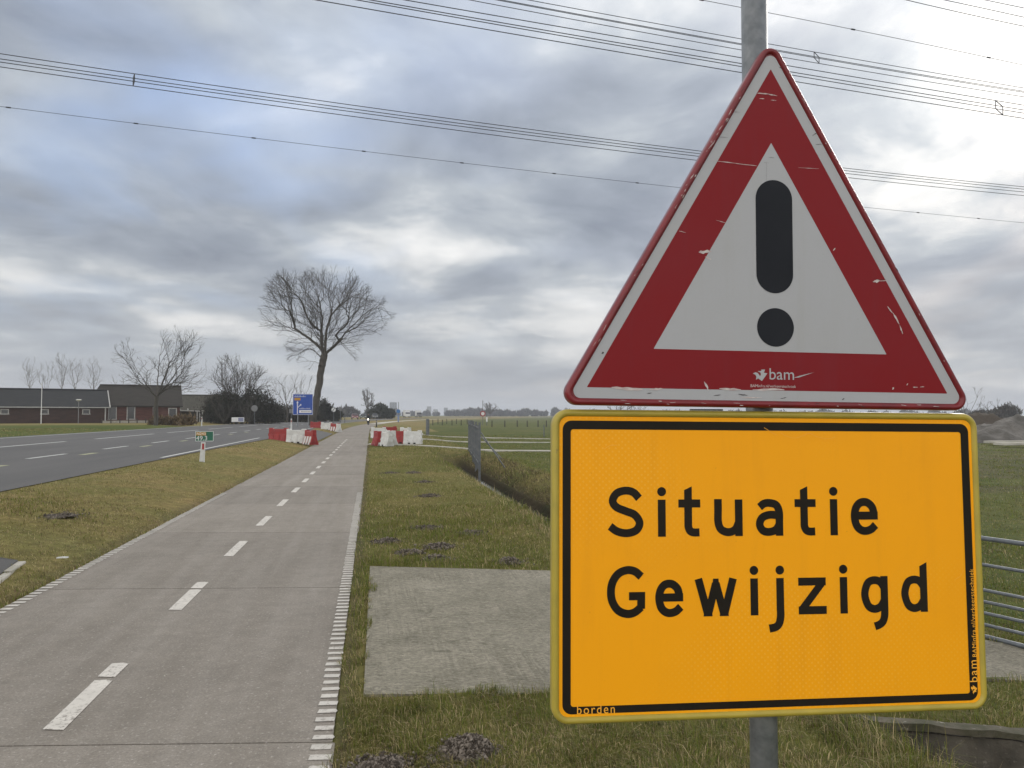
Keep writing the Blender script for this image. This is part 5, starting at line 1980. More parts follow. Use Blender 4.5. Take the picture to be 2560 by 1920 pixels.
# water-filled plastic barriers
def barrier_meshes():
    # body: flared base, waist, plain upper band with a lowered saddle in the middle
    prof = [(0.235, 0.0), (0.235, 0.09), (0.185, 0.17), (0.125, 0.40), (0.115, 0.44), (0.105, 0.72), (0.085, 0.76)]
    xs = [-0.50, -0.485, -0.30, -0.27, 0.27, 0.30, 0.485, 0.50]
    V, Fc = [], []
    n = len(prof)
    for x in xs:
        sad = 0.06 if abs(x) <= 0.28 else 0.0
        edge = 0.94 if abs(x) > 0.49 else 1.0
        half = [(y * edge, z - (sad if z > 0.6 else 0)) for y, z in prof]
        V += [(x, -y, z) for y, z in half] + [(x, y, z) for y, z in half[::-1]]
    m = 2 * n
    for i in range(len(xs) - 1):
        for j in range(m):
            k2 = (j + 1) % m
            Fc.append((i * m + j, (i + 1) * m + j, (i + 1) * m + k2, i * m + k2))
    Fc += [tuple(range(m)), tuple((len(xs) - 1) * m + j for j in range(m - 1, -1, -1))]
    body = MB().add(V, Fc)
    ribs = []
    for s_ in (-1, 1):
        for x in (-0.31, 0.0, 0.31):
            r_ = MB()
            w0, w1 = 0.105, 0.085
            r_.add([(x - w0, s_ * 0.225, 0.02), (x + w0, s_ * 0.225, 0.02), (x + w1, s_ * 0.125, 0.43), (x - w1, s_ * 0.125, 0.43),
                    (x - w0 + .02, s_ * 0.262, 0.02), (x + w0 - .02, s_ * 0.262, 0.02), (x + w1 - .02, s_ * 0.150, 0.43), (x - w1 + .02, s_ * 0.150, 0.43)],
                   [(4, 5, 6, 7), (0, 4, 7, 3), (5, 1, 2, 6), (7, 6, 2, 3), (0, 1, 5, 4)] if s_ < 0 else [(7, 6, 5, 4), (3, 7, 4, 0), (6, 2, 1, 5), (3, 2, 6, 7), (4, 5, 1, 0)])
            ribs.append(r_)
    conn = [MB().rod((0.53, 0, z), (0.53, 0, z + 0.12), 0.05, n=10) for z in (0.18, 0.50)]
    conn2 = MB().rod((-0.53, 0, 0.33), (-0.53, 0, 0.47), 0.05, n=10)
    slot = [MB().box((x, y, 0.045), (0.14, 0.012, 0.08)) for x in (-0.155, 0.155) for y in (-0.236, 0.236)]  # dark plates on the surface, painted shade of the slot openings
    return body, ribs, conn, conn2, slot


_bar = barrier_meshes()
BM = {}
for cn, mm in (('red', M['plastic_red']), ('white', M['plastic_white'])):
    BM[cn] = (_bar[0].mesh('body', mm), [r_.mesh('rib', mm) for r_ in _bar[1]], [c_.mesh('hinge', mm) for c_ in _bar[2]], _bar[3].mesh('hinge', mm), [c_.mesh('slot', M['shadow_gap']) for c_ in _bar[4]])


def barrier(colour, x, y, rz, label, z=None, tilt=0.0, rib=None):
    root = empty('road_barrier', (x, y, (float(np.interp(x, PU, PZ_FLAT)) + 0.045) if z is None else z), rz)
    root.rotation_euler = (tilt, 0, rz)
    body, ribs, c1, c2, sl = BM[colour]
    link('body', body, root)
    for r_ in (BM[rib][1] if rib else ribs):
        link('rib', r_, root)
    for c_ in c1:
        link('hinge', c_, root)
    link('hinge', c2, root)
    for c_ in sl:
        link('slot', c_, root)
    return tag(root, label, 'barrier', 'plastic road barriers by the side road')


def at_bar(px, py, z):
    p_ = gnd(px, py, z)
    return float(p_[0]), float(p_[1])


x, y = at_bar(697, 1105, 0.18)
barrier('red', x, y, R(-14), 'red plastic barrier, leftmost of the row left of the path', 0.17)
x, y = at_bar(741, 1108, 0.12)
barrier('white', x, y, R(-10), 'white plastic barrier in the middle of the row left of the path', 0.12)
x, y = at_bar(776, 1111, 0.08)
barrier('red', x, y, R(-62), 'red and white ribbed barrier end-on nearest the path on its left', 0.07, rib='white')
x, y = at_bar(789, 1073, 0.20)
barrier('red', x, y, R(-8), 'far red plastic barrier in front of the elm trunk', 0.2)
x, y = at_bar(816, 1075, 0.15)
barrier('white', x, y, R(-10), 'far white plastic barrier between two red ones beyond the side road', 0.14)
x, y = at_bar(838, 1078, 0.08)
barrier('red', x, y, R(-40), 'far red plastic barrier close to the path beyond the side road', 0.08, rib='white')
x, y = at_bar(846, 1080, 0.06)
barrier('white', x, y, R(-75), 'far white plastic barrier end-on at the path edge', 0.06)
# right-hand pile
x, y = at_bar(944, 1115, 0)
barrier('red', x, y, R(-78), 'red barrier end-on nearest the path in the right-hand pile', 0.02)
x, y = at_bar(962, 1116, 0)
barrier('white', x, y, R(-58), 'grey-white barrier in front of the right-hand pile', 0.02)
x, y = at_bar(972, 1113, 0)
barrier('white', x + 0.1, y + 0.35, R(-70), 'white barrier end wedged between grey and red barriers', 0.02)
x, y = at_bar(995, 1110, 0)
barrier('red', x, y + 0.1, R(-6), 'red barrier in the front of the right-hand pile', 0.02)
x, y = at_bar(1032, 1110, 0)
barrier('white', x, y, R(-18), 'rightmost white barrier of the right-hand pile', 0.0)
x, y = at_bar(946, 1096, 0)
barrier('white', x, y, R(-10), 'white barrier behind the end-on red one in the right-hand pile', 0.02)
x, y = at_bar(974, 1092, 0)
barrier('red', x, y, R(14), 'rear red barrier behind the grey-white one', 0.02)
x, y = at_bar(1014, 1096, 0)
barrier('white', x, y, R(-55), 'rear white barrier turned sideways behind the rightmost one', 0.0)


def delineator(px, py, h, label, z, w=0.12):
    p_ = gnd(px, py, z)
    root = empty('marker_post', (float(p_[0]), float(p_[1]), z))
    MB().box((0, 0, h / 2 - 0.05), (w, 0.07, h + 0.1), top=(0.85, 0.85)).obj('post_body', M['plastic_white'], root)
    MB().box((0, -0.04, h * 0.78), (w * 0.5, 0.012, h * 0.16)).obj('reflector', M['reflector_red'], root)
    return tag(root, label, 'marker post', 'white marker posts along the road')


delineator(504, 1064, 1.0, 'white marker post across the road in front of the farm shed', 0.42)
delineator(639, 1056, 1.0, 'white marker post across the road in front of the dark hedge', 0.5)
delineator(728, 1077, 1.0, 'white marker post at the roadside left of the blue sign poles', 0.33)


def round_sign(name, label, px, depth, h, r_, face, back=False, z=None, arrow=None):
    x, y = far(px, depth)
    root = empty(name, (x, y, gz(x, y) if z is None else z), -YAW)
    MB().rod((0, 0.05, -0.3), (0, 0.05, h + r_ * 0.6), 0.04, n=8).obj('pole', M['grey_steel'], root)
    pl = MB().rod((0, 0.0, h), (0, -0.025, h), r_, n=24).obj('plate', face, root)
    if arrow:
        MB().box((0, -0.03, h), (r_ * 0.22, 0.006, r_ * 1.7), ry=R(38)).obj('bar', M['black_text'], pl)
        q = MB()
        for i in range(24):
            a0, a1 = 2 * math.pi * i / 24, 2 * math.pi * (i + 1) / 24
            q.add([(r_ * math.cos(a0), -.029, h + r_ * math.sin(a0)), (r_ * math.cos(a1), -.029, h + r_ * math.sin(a1)), (r_ * .88 * math.cos(a1), -.029, h + r_ * .88 * math.sin(a1)), (r_ * .88 * math.cos(a0), -.029, h + r_ * .88 * math.sin(a0))], [(0, 1, 2, 3)])
        q.obj('border', M['sign_grey'], pl)
    return tag(root, label, 'road sign')


round_sign('end_limit_sign', 'small round white sign with a dark diagonal bar right of the elm', 834, 118, 2.0, 0.37, M['sign_white'], arrow=True, z=0.45)
round_sign('road_sign', 'grey round back of a road sign in front of the dark thicket', 636, 100, 2.05, 0.42, M['sign_grey'], z=0.45)
x, y = far(728, 100)
sb = empty('road_sign', (x, y, 0.4), -YAW)
MB().rod((0, 0.05, -0.3), (0, 0.05, 2.1), 0.04, n=8).obj('pole', M['grey_steel'], sb)
MB().box((0, 0, 1.75), (0.55, 0.03, 0.55)).obj('plate', M['sign_grey'], sb)
tag(sb, 'small square grey sign back at lower left of the blue sign', 'road sign')
x, y = far(595, 104)
bn = empty('banner_board', (x, y, 0.45), -YAW)
for s_ in (-0.7, 0.7):
    MB().box((s_, 0.03, 0.35), (0.08, 0.08, 0.9)).obj('post', M['timber'], bn)
pl = MB().box((0, -0.03, 0.55), (1.7, 0.05, 0.62)).obj('plate', M['sign_white'], bn)
q = MB()
q.box((0.42, -0.058, 0.55), (0.72, 0.004, 0.5))
q.obj('blue_panel', mat('pale_blue_print', (0.22, 0.24, 0.36), rough=0.5), pl)
tag(bn, 'low white and pale blue notice board at the foot of the thicket', 'notice board')
for i, (px_, dep, h_) in enumerate(((851, 122, 2.6), (862, 126, 2.2))):
    sp_ = simple_pole('traffic_post', ('taller' if i == 0 else 'shorter') + ' green-grey post of the pair right of the round white sign', 'post', px_, dep, h_, 0.06, M['grey_steel'])
    MB().box((0, -0.05, h_ - 0.35), (0.42, 0.05, 0.6)).obj('plate', M['sign_grey'], sp_)
# blue bicycle sign and bollard at the far bend of the path
x, y = far(996, 165)
bb = empty('bicycle_sign', (x, y, 0.05), -YAW)
MB().rod((0, 0.05, -0.3), (0, 0.05, 4.4), 0.07, 0.05, n=8).obj('pole', M['grey_steel'], bb)
MB().rod((0, 0.0, 2.4), (0, -0.04, 2.4), 0.42, n=20).obj('plate', mat('cycle_blue', (0.03, 0.14, 0.36), rough=0.4), bb)
MB().box((0, -0.03, 0.9), (0.34, 0.06, 1.5)).obj('lower_plate', mat('pale_cycle_blue', (0.18, 0.24, 0.42), rough=0.4), bb)
tag(bb, 'tall pole with blue bicycle signs where the path bends right', 'road sign')
p_ = gnd(941, 1068, 0)
bo = empty('bollard', (float(p_[0]), float(p_[1]), 0.0))
MB().box((0, 0, 0.42), (0.17, 0.17, 0.95), top=(0.85, 0.85)).obj('post_body', M['timber'], bo, bevel=0.01)
MB().box((0, -0.09, 0.74), (0.13, 0.02, 0.12)).obj('reflector', M['plastic_white'], bo)
tag(bo, 'dark wooden bollard on the path behind the right-hand barrier pile', 'bollard')

# tall posts in the right field
for px_, py_, h_, r_, lab, nm in ((1069, 1090, 1.55, 0.16, 'thick blue-grey post standing at the edge of the right-hand field', 'steel_post'),
                                  (1362 - 2, 1090, 1.0, 0.05, 'thin white-topped post by the pale track on the right', 'marker_stake')):
    p_ = gnd(px_, py_, -0.3)
    ro = empty(nm, (float(p_[0]), float(p_[1]), -0.35))
    MB().rod((0, 0, -0.3), (0, 0, h_), r_, n=12).obj('tube', M['grey_steel'], ro)
    MB().rod((0, 0, h_), (0, 0, h_ + 0.06), r_ * 1.05, r_ * 0.8, n=12).obj('cap', M['grey_steel'], ro)
    tag(ro, lab, 'post')
for px_, dep, h_, face, lab in ((1207, 150, 2.3, 'white', 'red-ringed white sign on a tall pole beyond the steel fence'), (1217, 145, 1.2, 'post', 'slim pole right of the red-ringed sign')):
    x, y = far(px_, dep)
    ro = empty('site_sign', (x, y, -0.4), -YAW)
    MB().rod((0, 0.04, -0.3), (0, 0.04, 4.9 if face == 'white' else 4.3), 0.06, n=8).obj('pole', M['grey_steel'], ro)
    if face == 'white':
        MB().rod((0, 0.0, h_), (0, -0.03, h_), 0.55, n=20).obj('plate', M['reflector_red'], ro)
        MB().rod((0, -0.031, h_), (0, -0.04, h_), 0.36, n=20).obj('face', M['sign_white'], ro)
    else:
        MB().box((0, -0.02, h_), (0.3, 0.04, 0.9)).obj('plate', M['sign_white'], ro)
    tag(ro, lab, 'road sign')

# steel bar fence beside the ditch
f0, f1 = Vector((3.75, 26.6)), Vector((4.9, 38.6))
fd = f1 - f0
sf = empty('steel_fence', (f0.x, f0.y, -0.35), math.atan2(fd.y, fd.x))
tag(sf, 'tall grey steel bar fence running along the ditch', 'fence')
Lf = fd.length
bar = MB().box((0, 0, 0.80), (0.02, 0.02, 1.6)).mesh('bar', M['grey_steel'])
for i in range(45):
    o = link('bar', bar, sf)
    o.location = (Lf * i / 44, 0, -0.04 * math.sin(i * 0.1))
for z_ in (0.25, 1.5):
    MB().box((Lf / 2, 0, z_), (Lf, 0.045, 0.05)).obj('rail', M['grey_steel'], sf)
for i in range(5):
    MB().box((Lf * i / 4, 0, 0.55), (0.08, 0.08, 2.3)).obj('fence_post', M['grey_steel'], sf)
for i, (a_, c) in enumerate((((0.3, -0.05, 1.35), (0.1, -0.9, 0.1)), ((4.2, -0.05, 1.3), (3.6, -1.25, 0.0)))):
    MB().rod(a_, c, 0.022, n=8).obj('stay', M['grey_steel'], sf)

# posts of the field fence in the distance
pp = MB().box((0, 0, 0.5), (0.16, 0.16, 1.2), top=(0.9, 0.9)).mesh('post', M['timber'])
FP = [(x, 150) for x in (1082, 1106, 1130, 1153, 1180)] + [(x, 130) for x in (1230, 1262, 1293, 1318, 1345, 1366)] + [(x, 170) for x in (1095, 1117, 1141, 1168)]
pos_names = ['nearer row' if d_ == 130 else 'middle row' if d_ == 150 else 'farther row' for _, d_ in FP]
cnt_ = {}
ORD = ['first', 'second', 'third', 'fourth', 'fifth', 'sixth']
for (px_, dep), nm in zip(FP, pos_names):
    i = cnt_.get(nm, 0)
    cnt_[nm] = i + 1
    x, y = far(px_, dep)
    o = link('fence_post', pp)
    o.location = (x, y, gz(x, y))
    tag(o, f'{ORD[i]} short dark fence post from left in the {nm} beyond the field', 'fence post', 'fence posts beyond the field')

# ================================================================== vehicles and rider
def car_mesh(n_out=None):
    prof = [(-2.1, 0.32), (-2.12, 0.62), (-2.0, 0.84), (-1.75, 0.93), (-1.35, 1.38), (-0.9, 1.48), (0.2, 1.47), (0.75, 1.36), (1.2, 0.98), (1.85, 0.86), (2.08, 0.70), (2.1, 0.36)]
    body = MB()
    V, Fc = [], []
    n = len(prof)
    for s_ in (-1, 1):
        for x, z in prof:
            w = 0.86 if z < 0.95 else 0.86 - (z - 0.95) * 0.42
            V.append((x, s_ * w, z))
    for i in range(n):
        j = (i + 1) % n
        Fc.append((i, j, n + j, n + i))
    Fc += [tuple(range(n - 1, -1, -1)), tuple(range(n, 2 * n))]
    body.add(V, Fc)
    glass = MB()
    for s_ in (-1, 1):
        pts = [(-1.30, 1.00), (-1.08, 1.33), (0.45, 1.36), (0.98, 1.00)]
        v = [(x, s_ * (0.86 - (z - 0.95) * 0.42 + 0.008), z) for x, z in pts]
        glass.add(v, [(0, 1, 2, 3) if s_ > 0 else (3, 2, 1, 0)])
    for xa, za, xb, zb in ((0.80, 1.34, 1.17, 1.02), (-1.33, 1.34, -1.70, 0.98)):
        dx = 0.012 if xa > 0 else -0.012
        glass.add([(xa + dx, -0.62, za + .01), (xa + dx, 0.62, za + .01), (xb + dx, 0.74, zb + .01), (xb + dx, -0.74, zb + .01)], [(0, 1, 2, 3) if xa < 0 else (3, 2, 1, 0)])
    wheel = MB().rod((0, -0.1, 0), (0, 0.1, 0), 0.32, n=16)
    hub = MB().rod((0, -0.112, 0), (0, 0.112, 0), 0.19, n=12)
    lampb = MB().box((0, 0, 0), (0.05, 0.34, 0.14))
    plate = MB().box((0, 0, 0), (0.02, 0.5, 0.11))
    return body, glass, wheel, hub, lampb, plate


_cm = car_mesh()
CB = dict(glass=_cm[1].mesh('window', M['glass_dark']), wheel=_cm[2].mesh('wheel', M['tyre']), hub=_cm[3].mesh('rim', M['galv']), lamp=_cm[4].mesh('headlight', M['lamp_glass']),
          lit=_cm[4].mesh('headlight', M['headlamp']), tail=_cm[4].mesh('tail_light', M['reflector_red']), plate=_cm[5].mesh('number_plate', M['sign_white']))


def car(px, depth, rz, colour, label, z=RZ, lit=True):
    x, y = far(px, depth)
    root = empty('car', (x, y, z), rz)
    link('body', _cm[0].mesh('body', car_paint('car_paint', colour), bevel=0.04), root)
    link('window', CB['glass'], root)
    for wx in (-1.3, 1.32):
        for wy in (-0.78, 0.78):
            o = link('wheel', CB['wheel'], root)
            o.location = (wx, wy, 0.32)
            link('rim', CB['hub'], o)
    for s_ in (-1, 1):
        o = link('headlight', CB['lit' if lit else 'lamp'], root)
        o.location = (2.09, s_ * 0.6, 0.66)
        o = link('tail_light', CB['tail'], root)
        o.location = (-2.11, s_ * 0.62, 0.72)
    o = link('number_plate', CB['plate'], root)
    o.location = (2.125, 0, 0.46)
    return tag(root, label, 'car', 'cars on the main road')


FACE = R(-90) - YAW
car(887, 205, FACE + R(14), (0.16, 0.020, 0.022), 'dark red car, leftmost of the cars on the road ahead', 0.5, False)
car(908, 230, FACE + R(12), (0.020, 0.034, 0.030), 'dark green car second from left on the road ahead', 0.5, False)
car(937, 250, FACE + R(16), (0.045, 0.050, 0.056), 'grey car in the middle of the queue ahead', 0.6, False)
car(953, 262, FACE + R(16), (0.018, 0.019, 0.022), 'black car right of the grey one in the queue', 0.6, False)
car(975, 275, FACE + R(18), (0.06, 0.06, 0.065), 'dark grey car, rightmost of the queue below the grey tower', 0.7, False)


def truck(px, depth, label, cab_c, L=6.0):
    x, y = far(px, depth)
    root = empty('truck', (x, y, 0.6), FACE + R(16))
    MB().box((-0.6, 0, 1.95), (L - 1.9, 2.3, 2.5)).obj('box_body', M['sign_white'], root, bevel=0.04)
    cb = MB()
    cb.add([(L / 2 - 1.5, -1.1, .5), (L / 2, -1.1, .5), (L / 2, -1.1, 1.5), (L / 2 - .5, -1.05, 2.3), (L / 2 - 1.5, -1.05, 2.3),
            (L / 2 - 1.5, 1.1, .5), (L / 2, 1.1, .5), (L / 2, 1.1, 1.5), (L / 2 - .5, 1.05, 2.3), (L / 2 - 1.5, 1.05, 2.3)],
           [(4, 3, 2, 1, 0)[::-1], (5, 6, 7, 8, 9)[::-1], (0, 1, 6, 5), (1, 2, 7, 6), (2, 3, 8, 7), (3, 4, 9, 8), (4, 0, 5, 9)])
    c_ = cb.obj('cab', cab_c, root)
    MB().box((L / 2 - 0.22, 0, 1.92), (0.06, 1.9, 0.7), ry=R(-32)).obj('windscreen', M['glass_dark'], c_)
    MB().box((-0.3, 0, 0.6), (L - 1, 0.9, 0.25)).obj('chassis', M['tyre'], root)
    for wx in (-L / 2 + 1.0, L / 2 - 0.8):
        for wy in (-0.95, 0.95):
            MB().rod((wx, wy - .14, 0.42), (wx, wy + .14, 0.42), 0.42, n=14).obj('wheel', M['tyre'], root)
    for s_ in (-1, 1):
        MB().box((L / 2 + 0.01, s_ * 0.8, 0.8), (0.05, 0.3, 0.18)).obj('headlight', M['lamp_glass'], root)
    return tag(root, label, 'truck')


truck(1017, 330, 'white box truck on the road right of the blue bicycle sign', M['sign_white'])
truck(1046, 360, 'second white truck farther right on the road under the skyline', M['sign_grey'], 5.6)


def rider():
    """moped rider coming along the path: one continuous body on a scooter"""
    p_ = gnd(921, 1062, 0)
    root = empty('scooter', (float(p_[0]), float(p_[1]), 0.0), R(-90) - YAW * 0.6)
    tag(root, 'scooter with a lit headlamp coming towards us on the path', 'scooter')
    for wx in (-0.62, 0.62):
        w = MB().rod((wx, -0.05, 0.24), (wx, 0.05, 0.24), 0.24, n=18).obj('wheel', M['tyre'], root)
        MB().rod((wx, -0.056, 0.24), (wx, 0.056, 0.24), 0.13, n=12).obj('rim', M['galv'], w)
    q = MB()
    q.box((-0.35, 0, 0.52), (0.75, 0.26, 0.34), top=(0.85, 0.8)).box((0.08, 0, 0.28), (0.5, 0.28, 0.1)).box((0.42, 0, 0.62), (0.12, 0.36, 0.72), ry=R(-14))
    q.obj('body', M['jacket'], root, bevel=0.03)
    MB().box((-0.32, 0, 0.75), (0.66, 0.26, 0.10)).obj('saddle', M['tyre'], root, bevel=0.03)
    MB().rod((0.36, -0.32, 1.03), (0.36, 0.32, 1.03), 0.022, n=8).obj('handlebar', M['tyre'], root)
    MB().rod((0.48, 0, 0.90), (0.53, 0, 0.90), 0.11, 0.10, n=16).obj('headlamp', M['headlamp'], root)
    # rider
    pr = empty('person', (float(p_[0]), float(p_[1]), 0.0), R(-90) - YAW * 0.6)
    tag(pr, 'person in dark clothes and dark helmet riding the scooter', 'person')
    J = {'pel': (-0.28, 0, 0.86, .15), 'sp': (-0.27, 0, 1.10, .15), 'ch': (-0.22, 0, 1.32, .17), 'nk': (-0.19, 0, 1.50, .06), 'hd': (-0.16, 0, 1.62, .10), 'ht': (-0.15, 0, 1.74, .095)}
    E_ = [('pel', 'sp'), ('sp', 'ch'), ('ch', 'nk'), ('nk', 'hd'), ('hd', 'ht')]
    for s_, t in ((-1, 'l'), (1, 'r')):
        J.update({'sh' + t: (-0.2, s_ * .2, 1.40, .07), 'el' + t: (0.02, s_ * .30, 1.16, .052), 'wr' + t: (0.28, s_ * .27, 1.06, .036), 'ha' + t: (0.36, s_ * .26, 1.05, .04),
                  'hp' + t: (-0.26, s_ * .10, 0.84, .10), 'kn' + t: (0.20, s_ * .16, 0.80, .075), 'an' + t: (0.14, s_ * .14, 0.40, .05), 'to' + t: (0.30, s_ * .14, 0.36, .045)})
        E_ += [('ch', 'sh' + t), ('sh' + t, 'el' + t), ('el' + t, 'wr' + t), ('wr' + t, 'ha' + t), ('pel', 'hp' + t), ('hp' + t, 'kn' + t), ('kn' + t, 'an' + t), ('an' + t, 'to' + t)]
    names = list(J)
    me = bpy.data.meshes.new('body')
    me.from_pydata([J[k_][:3] for k_ in names], [(names.index(a_), names.index(c)) for a_, c in E_], [])
    o = link('body', me, pr, M['jacket'])
    md = o.modifiers.new('skin', 'SKIN')
    for i, k_ in enumerate(names):
        me.skin_vertices[0].data[i].radius = (J[k_][3], J[k_][3])
    me.skin_vertices[0].data[0].use_root = True
    sb_ = o.modifiers.new('sub', 'SUBSURF')
    sb_.levels = sb_.render_levels = 1
    hq = bmesh.new()
    bmesh.ops.create_uvsphere(hq, u_segments=14, v_segments=10, radius=0.135)
    hm_ = bpy.data.meshes.new('helmet')
    hq.to_mesh(hm_)
    hq.free()
    h_ = link('helmet', hm_, pr, M['helmet'])
    h_.location = (-0.155, 0, 1.72)
    MB().box((-0.02, 0, 1.66), (0.05, 0.13, 0.11)).obj('face', M['skin'], pr, bevel=0.02)


rider()

# ================================================================== skyline buildings
def block(name, label, px0, px1, y_top, depth, matl, floors=6, cols=5, deep=12):
    x, y = far((px0 + px1) / 2, depth)
    w = (px1 - px0) / F_PX * depth
    h = CAM_H + (1038 - y_top) / F_PX * depth + 0.4
    root = empty(name, (x, y, -0.4), -YAW + R(8))
    MB().box((0, 0, h / 2), (w, deep, h)).obj('wall', matl, root)
    MB().box((0, 0, h + 0.4), (w * 0.94, deep * 0.94, 0.8)).obj('roof', M['far_grey'], root)
    win = MB().box((0, 0, 0), (w / cols * 0.55, 0.3, h / floors * 0.45)).mesh('window', M['glass_dark'])
    for i in range(cols):
        for j in range(floors):
            o = link('window', win, root)
            o.location = ((i + 0.5) / cols * w - w / 2, -deep / 2 - 0.1, (j + 0.55) / floors * h)
    tag(root, label, 'building', 'far buildings on the skyline')


block('tower_block', 'grey square tower standing alone on the skyline', 974, 992, 1007, 1300, M['far_grey'], 9, 3, 14)
block('apartment_block', 'pale apartment tower on the skyline right of the two trucks', 1067, 1078, 1017, 1700, M['far_pale'], 8, 4)
block('apartment_block', 'low wide pale block on the skyline right of the pale tower', 1083, 1094, 1024, 1700, M['far_pale'], 4, 5)
block('apartment_block', 'darker apartment tower on the skyline left of the steel fence', 1110, 1119, 1020, 1700, M['far_grey'], 7, 3)
block('apartment_block', 'small block on the skyline between darker tower and steel fence', 1128, 1136, 1024, 1700, M['far_grey'], 5, 3)
block('apartment_block', 'block on the skyline directly above the steel fence', 1152, 1161, 1025, 1600, M['far_grey'], 5, 3)
block('warehouse', 'low dark warehouse on the skyline right of the red-ringed sign', 1232, 1250, 1026, 1200, M['far_grey'], 2, 4, 20)
# shed roof seen in the slit between the two signs
rb = gable_building('field_barn', 'grey barn roof seen in the slit between the two signs', 'barn', 1766, 120, -YAW + R(5), 4.6, 4.0, 1.6, 2.9, M['timber'], M['roof_slate'], trim=False)
rb = gable_building('field_barn', 'low grey building with white corner at the right edge above the heaps', 'barn', 2580, 150, -YAW + R(5), 12.0, 6.0, 1.0, 1.6, M['far_grey'], M['roof_tile'], trim=False)
MB().box((-3.8, -3.1, 0.3), (0.7, 0.2, 1.4)).obj('white_door', M['sign_white'], rb)


def heap(px, depth, rx, ry, h, label, seed, matl='sand'):
    x, y = far(px, depth)
    bm = bmesh.new()
    bmesh.ops.create_grid(bm, x_segments=44, y_segments=30, size=1.0)
    for v in bm.verts:
        r_ = math.hypot(v.co.x, v.co.y)
        nz = float(hash_noise(np.array([v.co.x * 2.2 + seed]), np.array([v.co.y * 2.2]), 1.6, seed)[0])
        nf = float(hash_noise(np.array([v.co.x * 6 + seed]), np.array([v.co.y * 6]), 1.9, seed + 3)[0])
        z = max(0.0, 1 - r_ ** 1.5) ** 0.75 * (0.65 + 0.5 * nz) + 0.14 * (nf - 0.5) * (r_ < 0.97)
        v.co = (v.co.x * rx, v.co.y * ry, max(z, -0.02) * h - 0.03)
    me = bpy.data.meshes.new('soil_heap')
    bm.to_mesh(me)
    bm.free()
    me.polygons.foreach_set('use_smooth', [True] * len(me.polygons))
    o = link('soil_heap', me, None, M[matl])
    o.location = (x, y, gz(x, y))
    tag(o, label, 'soil heap', 'heaps of excavated soil')


heap(2445, 66, 4.2, 4.0, 2.6, 'dark soil heap right behind the corner of the yellow sign', 2, 'soil')
heap(2540, 58, 5.5, 3.2, 1.9, 'broad grey sand heap at the right edge of the photo', 3)
heap(2620, 70, 7.0, 4.0, 2.4, 'farther grey sand heap at the right edge', 4)
heap(2490, 56, 3.0, 2.0, 1.1, 'small pale sand heap in front of the dark heap', 5)
for i, (px_, dep, L_) in enumerate(((2555, 51, 4.8), (2575, 47.5, 4.2))):
    x, y = far(px_, dep)
    o = MB().box((0, 0, 0.10), (L_, 0.9, 0.14)).obj('concrete_plate', M['strip'], loc=(x, y, gz(x, y) + 0.12), rz=-YAW + R(3))
    tag(o, ('upper' if i == 0 else 'lower') + ' long pale concrete plate lying in front of the sand heaps', 'concrete plate')

# ================================================================== overhead power lines
LD = Vector(RGT * 2.97 + np.array([_sy, _cy, 0])).normalized()
LN = Vector((-LD.y, LD.x, 0))


def wire_pts(pix, depth_px, depth):
    """parabola through three sightings, in the vertical plane of the line"""
    ref = EYE + ray(*depth_px) * depth
    off = float(np.dot(ref[:2], [LN.x, LN.y]))
    return off


def wire(q_parent, pix, off, r_, mat_=None):
    T, Z = [], []
    for px_, py_ in pix:
        d_ = ray(px_, py_)
        s_ = off / float(d_[0] * LN.x + d_[1] * LN.y)
        p_ = EYE + d_ * s_
        T.append(float(p_[0] * LD.x + p_[1] * LD.y))
        Z.append(float(p_[2]))
    co = np.polyfit(T, Z, min(2, len(T) - 1))
    t0, t1 = min(T) - 14, max(T) + 90
    # beyond the span in view the cable keeps a real sag
    ts = np.linspace(t0, t1, 60)
    pts = []
    for t in ts:
        z = float(np.polyval(co, t))
        if t > max(T):
            sl = float(np.polyval(np.polyder(co), max(T)))
            z = float(np.polyval(co, max(T))) + sl * (t - max(T)) + 0.0006 * (t - max(T)) ** 2
        pts.append((LN.x * off + LD.x * t, LN.y * off + LD.y * t, z))
    q = MB()
    n = 5
    V, Fc = [], []
    for i, p_ in enumerate(pts):
        for j in range(n):
            a_ = 2 * math.pi * j / n
            V.append((p_[0] + LN.x * r_ * math.cos(a_), p_[1] + LN.y * r_ * math.cos(a_), p_[2] + r_ * math.sin(a_)))
        if i:
            Fc += [((i - 1) * n + j, (i - 1) * n + (j + 1) % n, i * n + (j + 1) % n, i * n + j) for j in range(n)]
    q.add(V, Fc)
    o = q.obj('wire', M['wire'], q_parent)
    return co, off


def pt_on(co_off, px_):
    co, off = co_off
    d_ = ray(px_, 300)
    lo = None
    s_ = off / float(d_[0] * LN.x + d_[1] * LN.y)
    p_ = EYE + d_ * s_
    t = float(p_[0] * LD.x + p_[1] * LD.y)
    return Vector((LN.x * off + LD.x * t, LN.y * off + LD.y * t, float(np.polyval(co, t)))), t


def bundle(label, wires, ref, depth, spread, spacers, r_=0.016):
    root = empty('power_line', (0, 0, 0))
    base = wire_pts(None, ref, depth)
    offs = [spread, -spread, spread, -spread] if len(wires) == 4 else [0.0] * len(wires)
    res = [wire(root, w, base + o_, r_) for w, o_ in zip(wires, offs)]
    for px_ in spacers:
        t0 = pt_on(res[0], px_)[1]
        P_ = []
        for co, off in res:
            P_.append(Vector((LN.x * off + LD.x * t0, LN.y * off + LD.y * t0, float(np.polyval(co, t0)))))
        q = MB()
        order = [(0, 1), (1, 3), (3, 2), (2, 0)] if len(P_) == 4 else []
        for i, j in order:
            q.rod(P_[i], P_[j], 0.020, n=6)
        q.obj('spacer', M['wire'], root)
    tag(root, label, 'power line', 'high-voltage lines overhead')
    return root, res


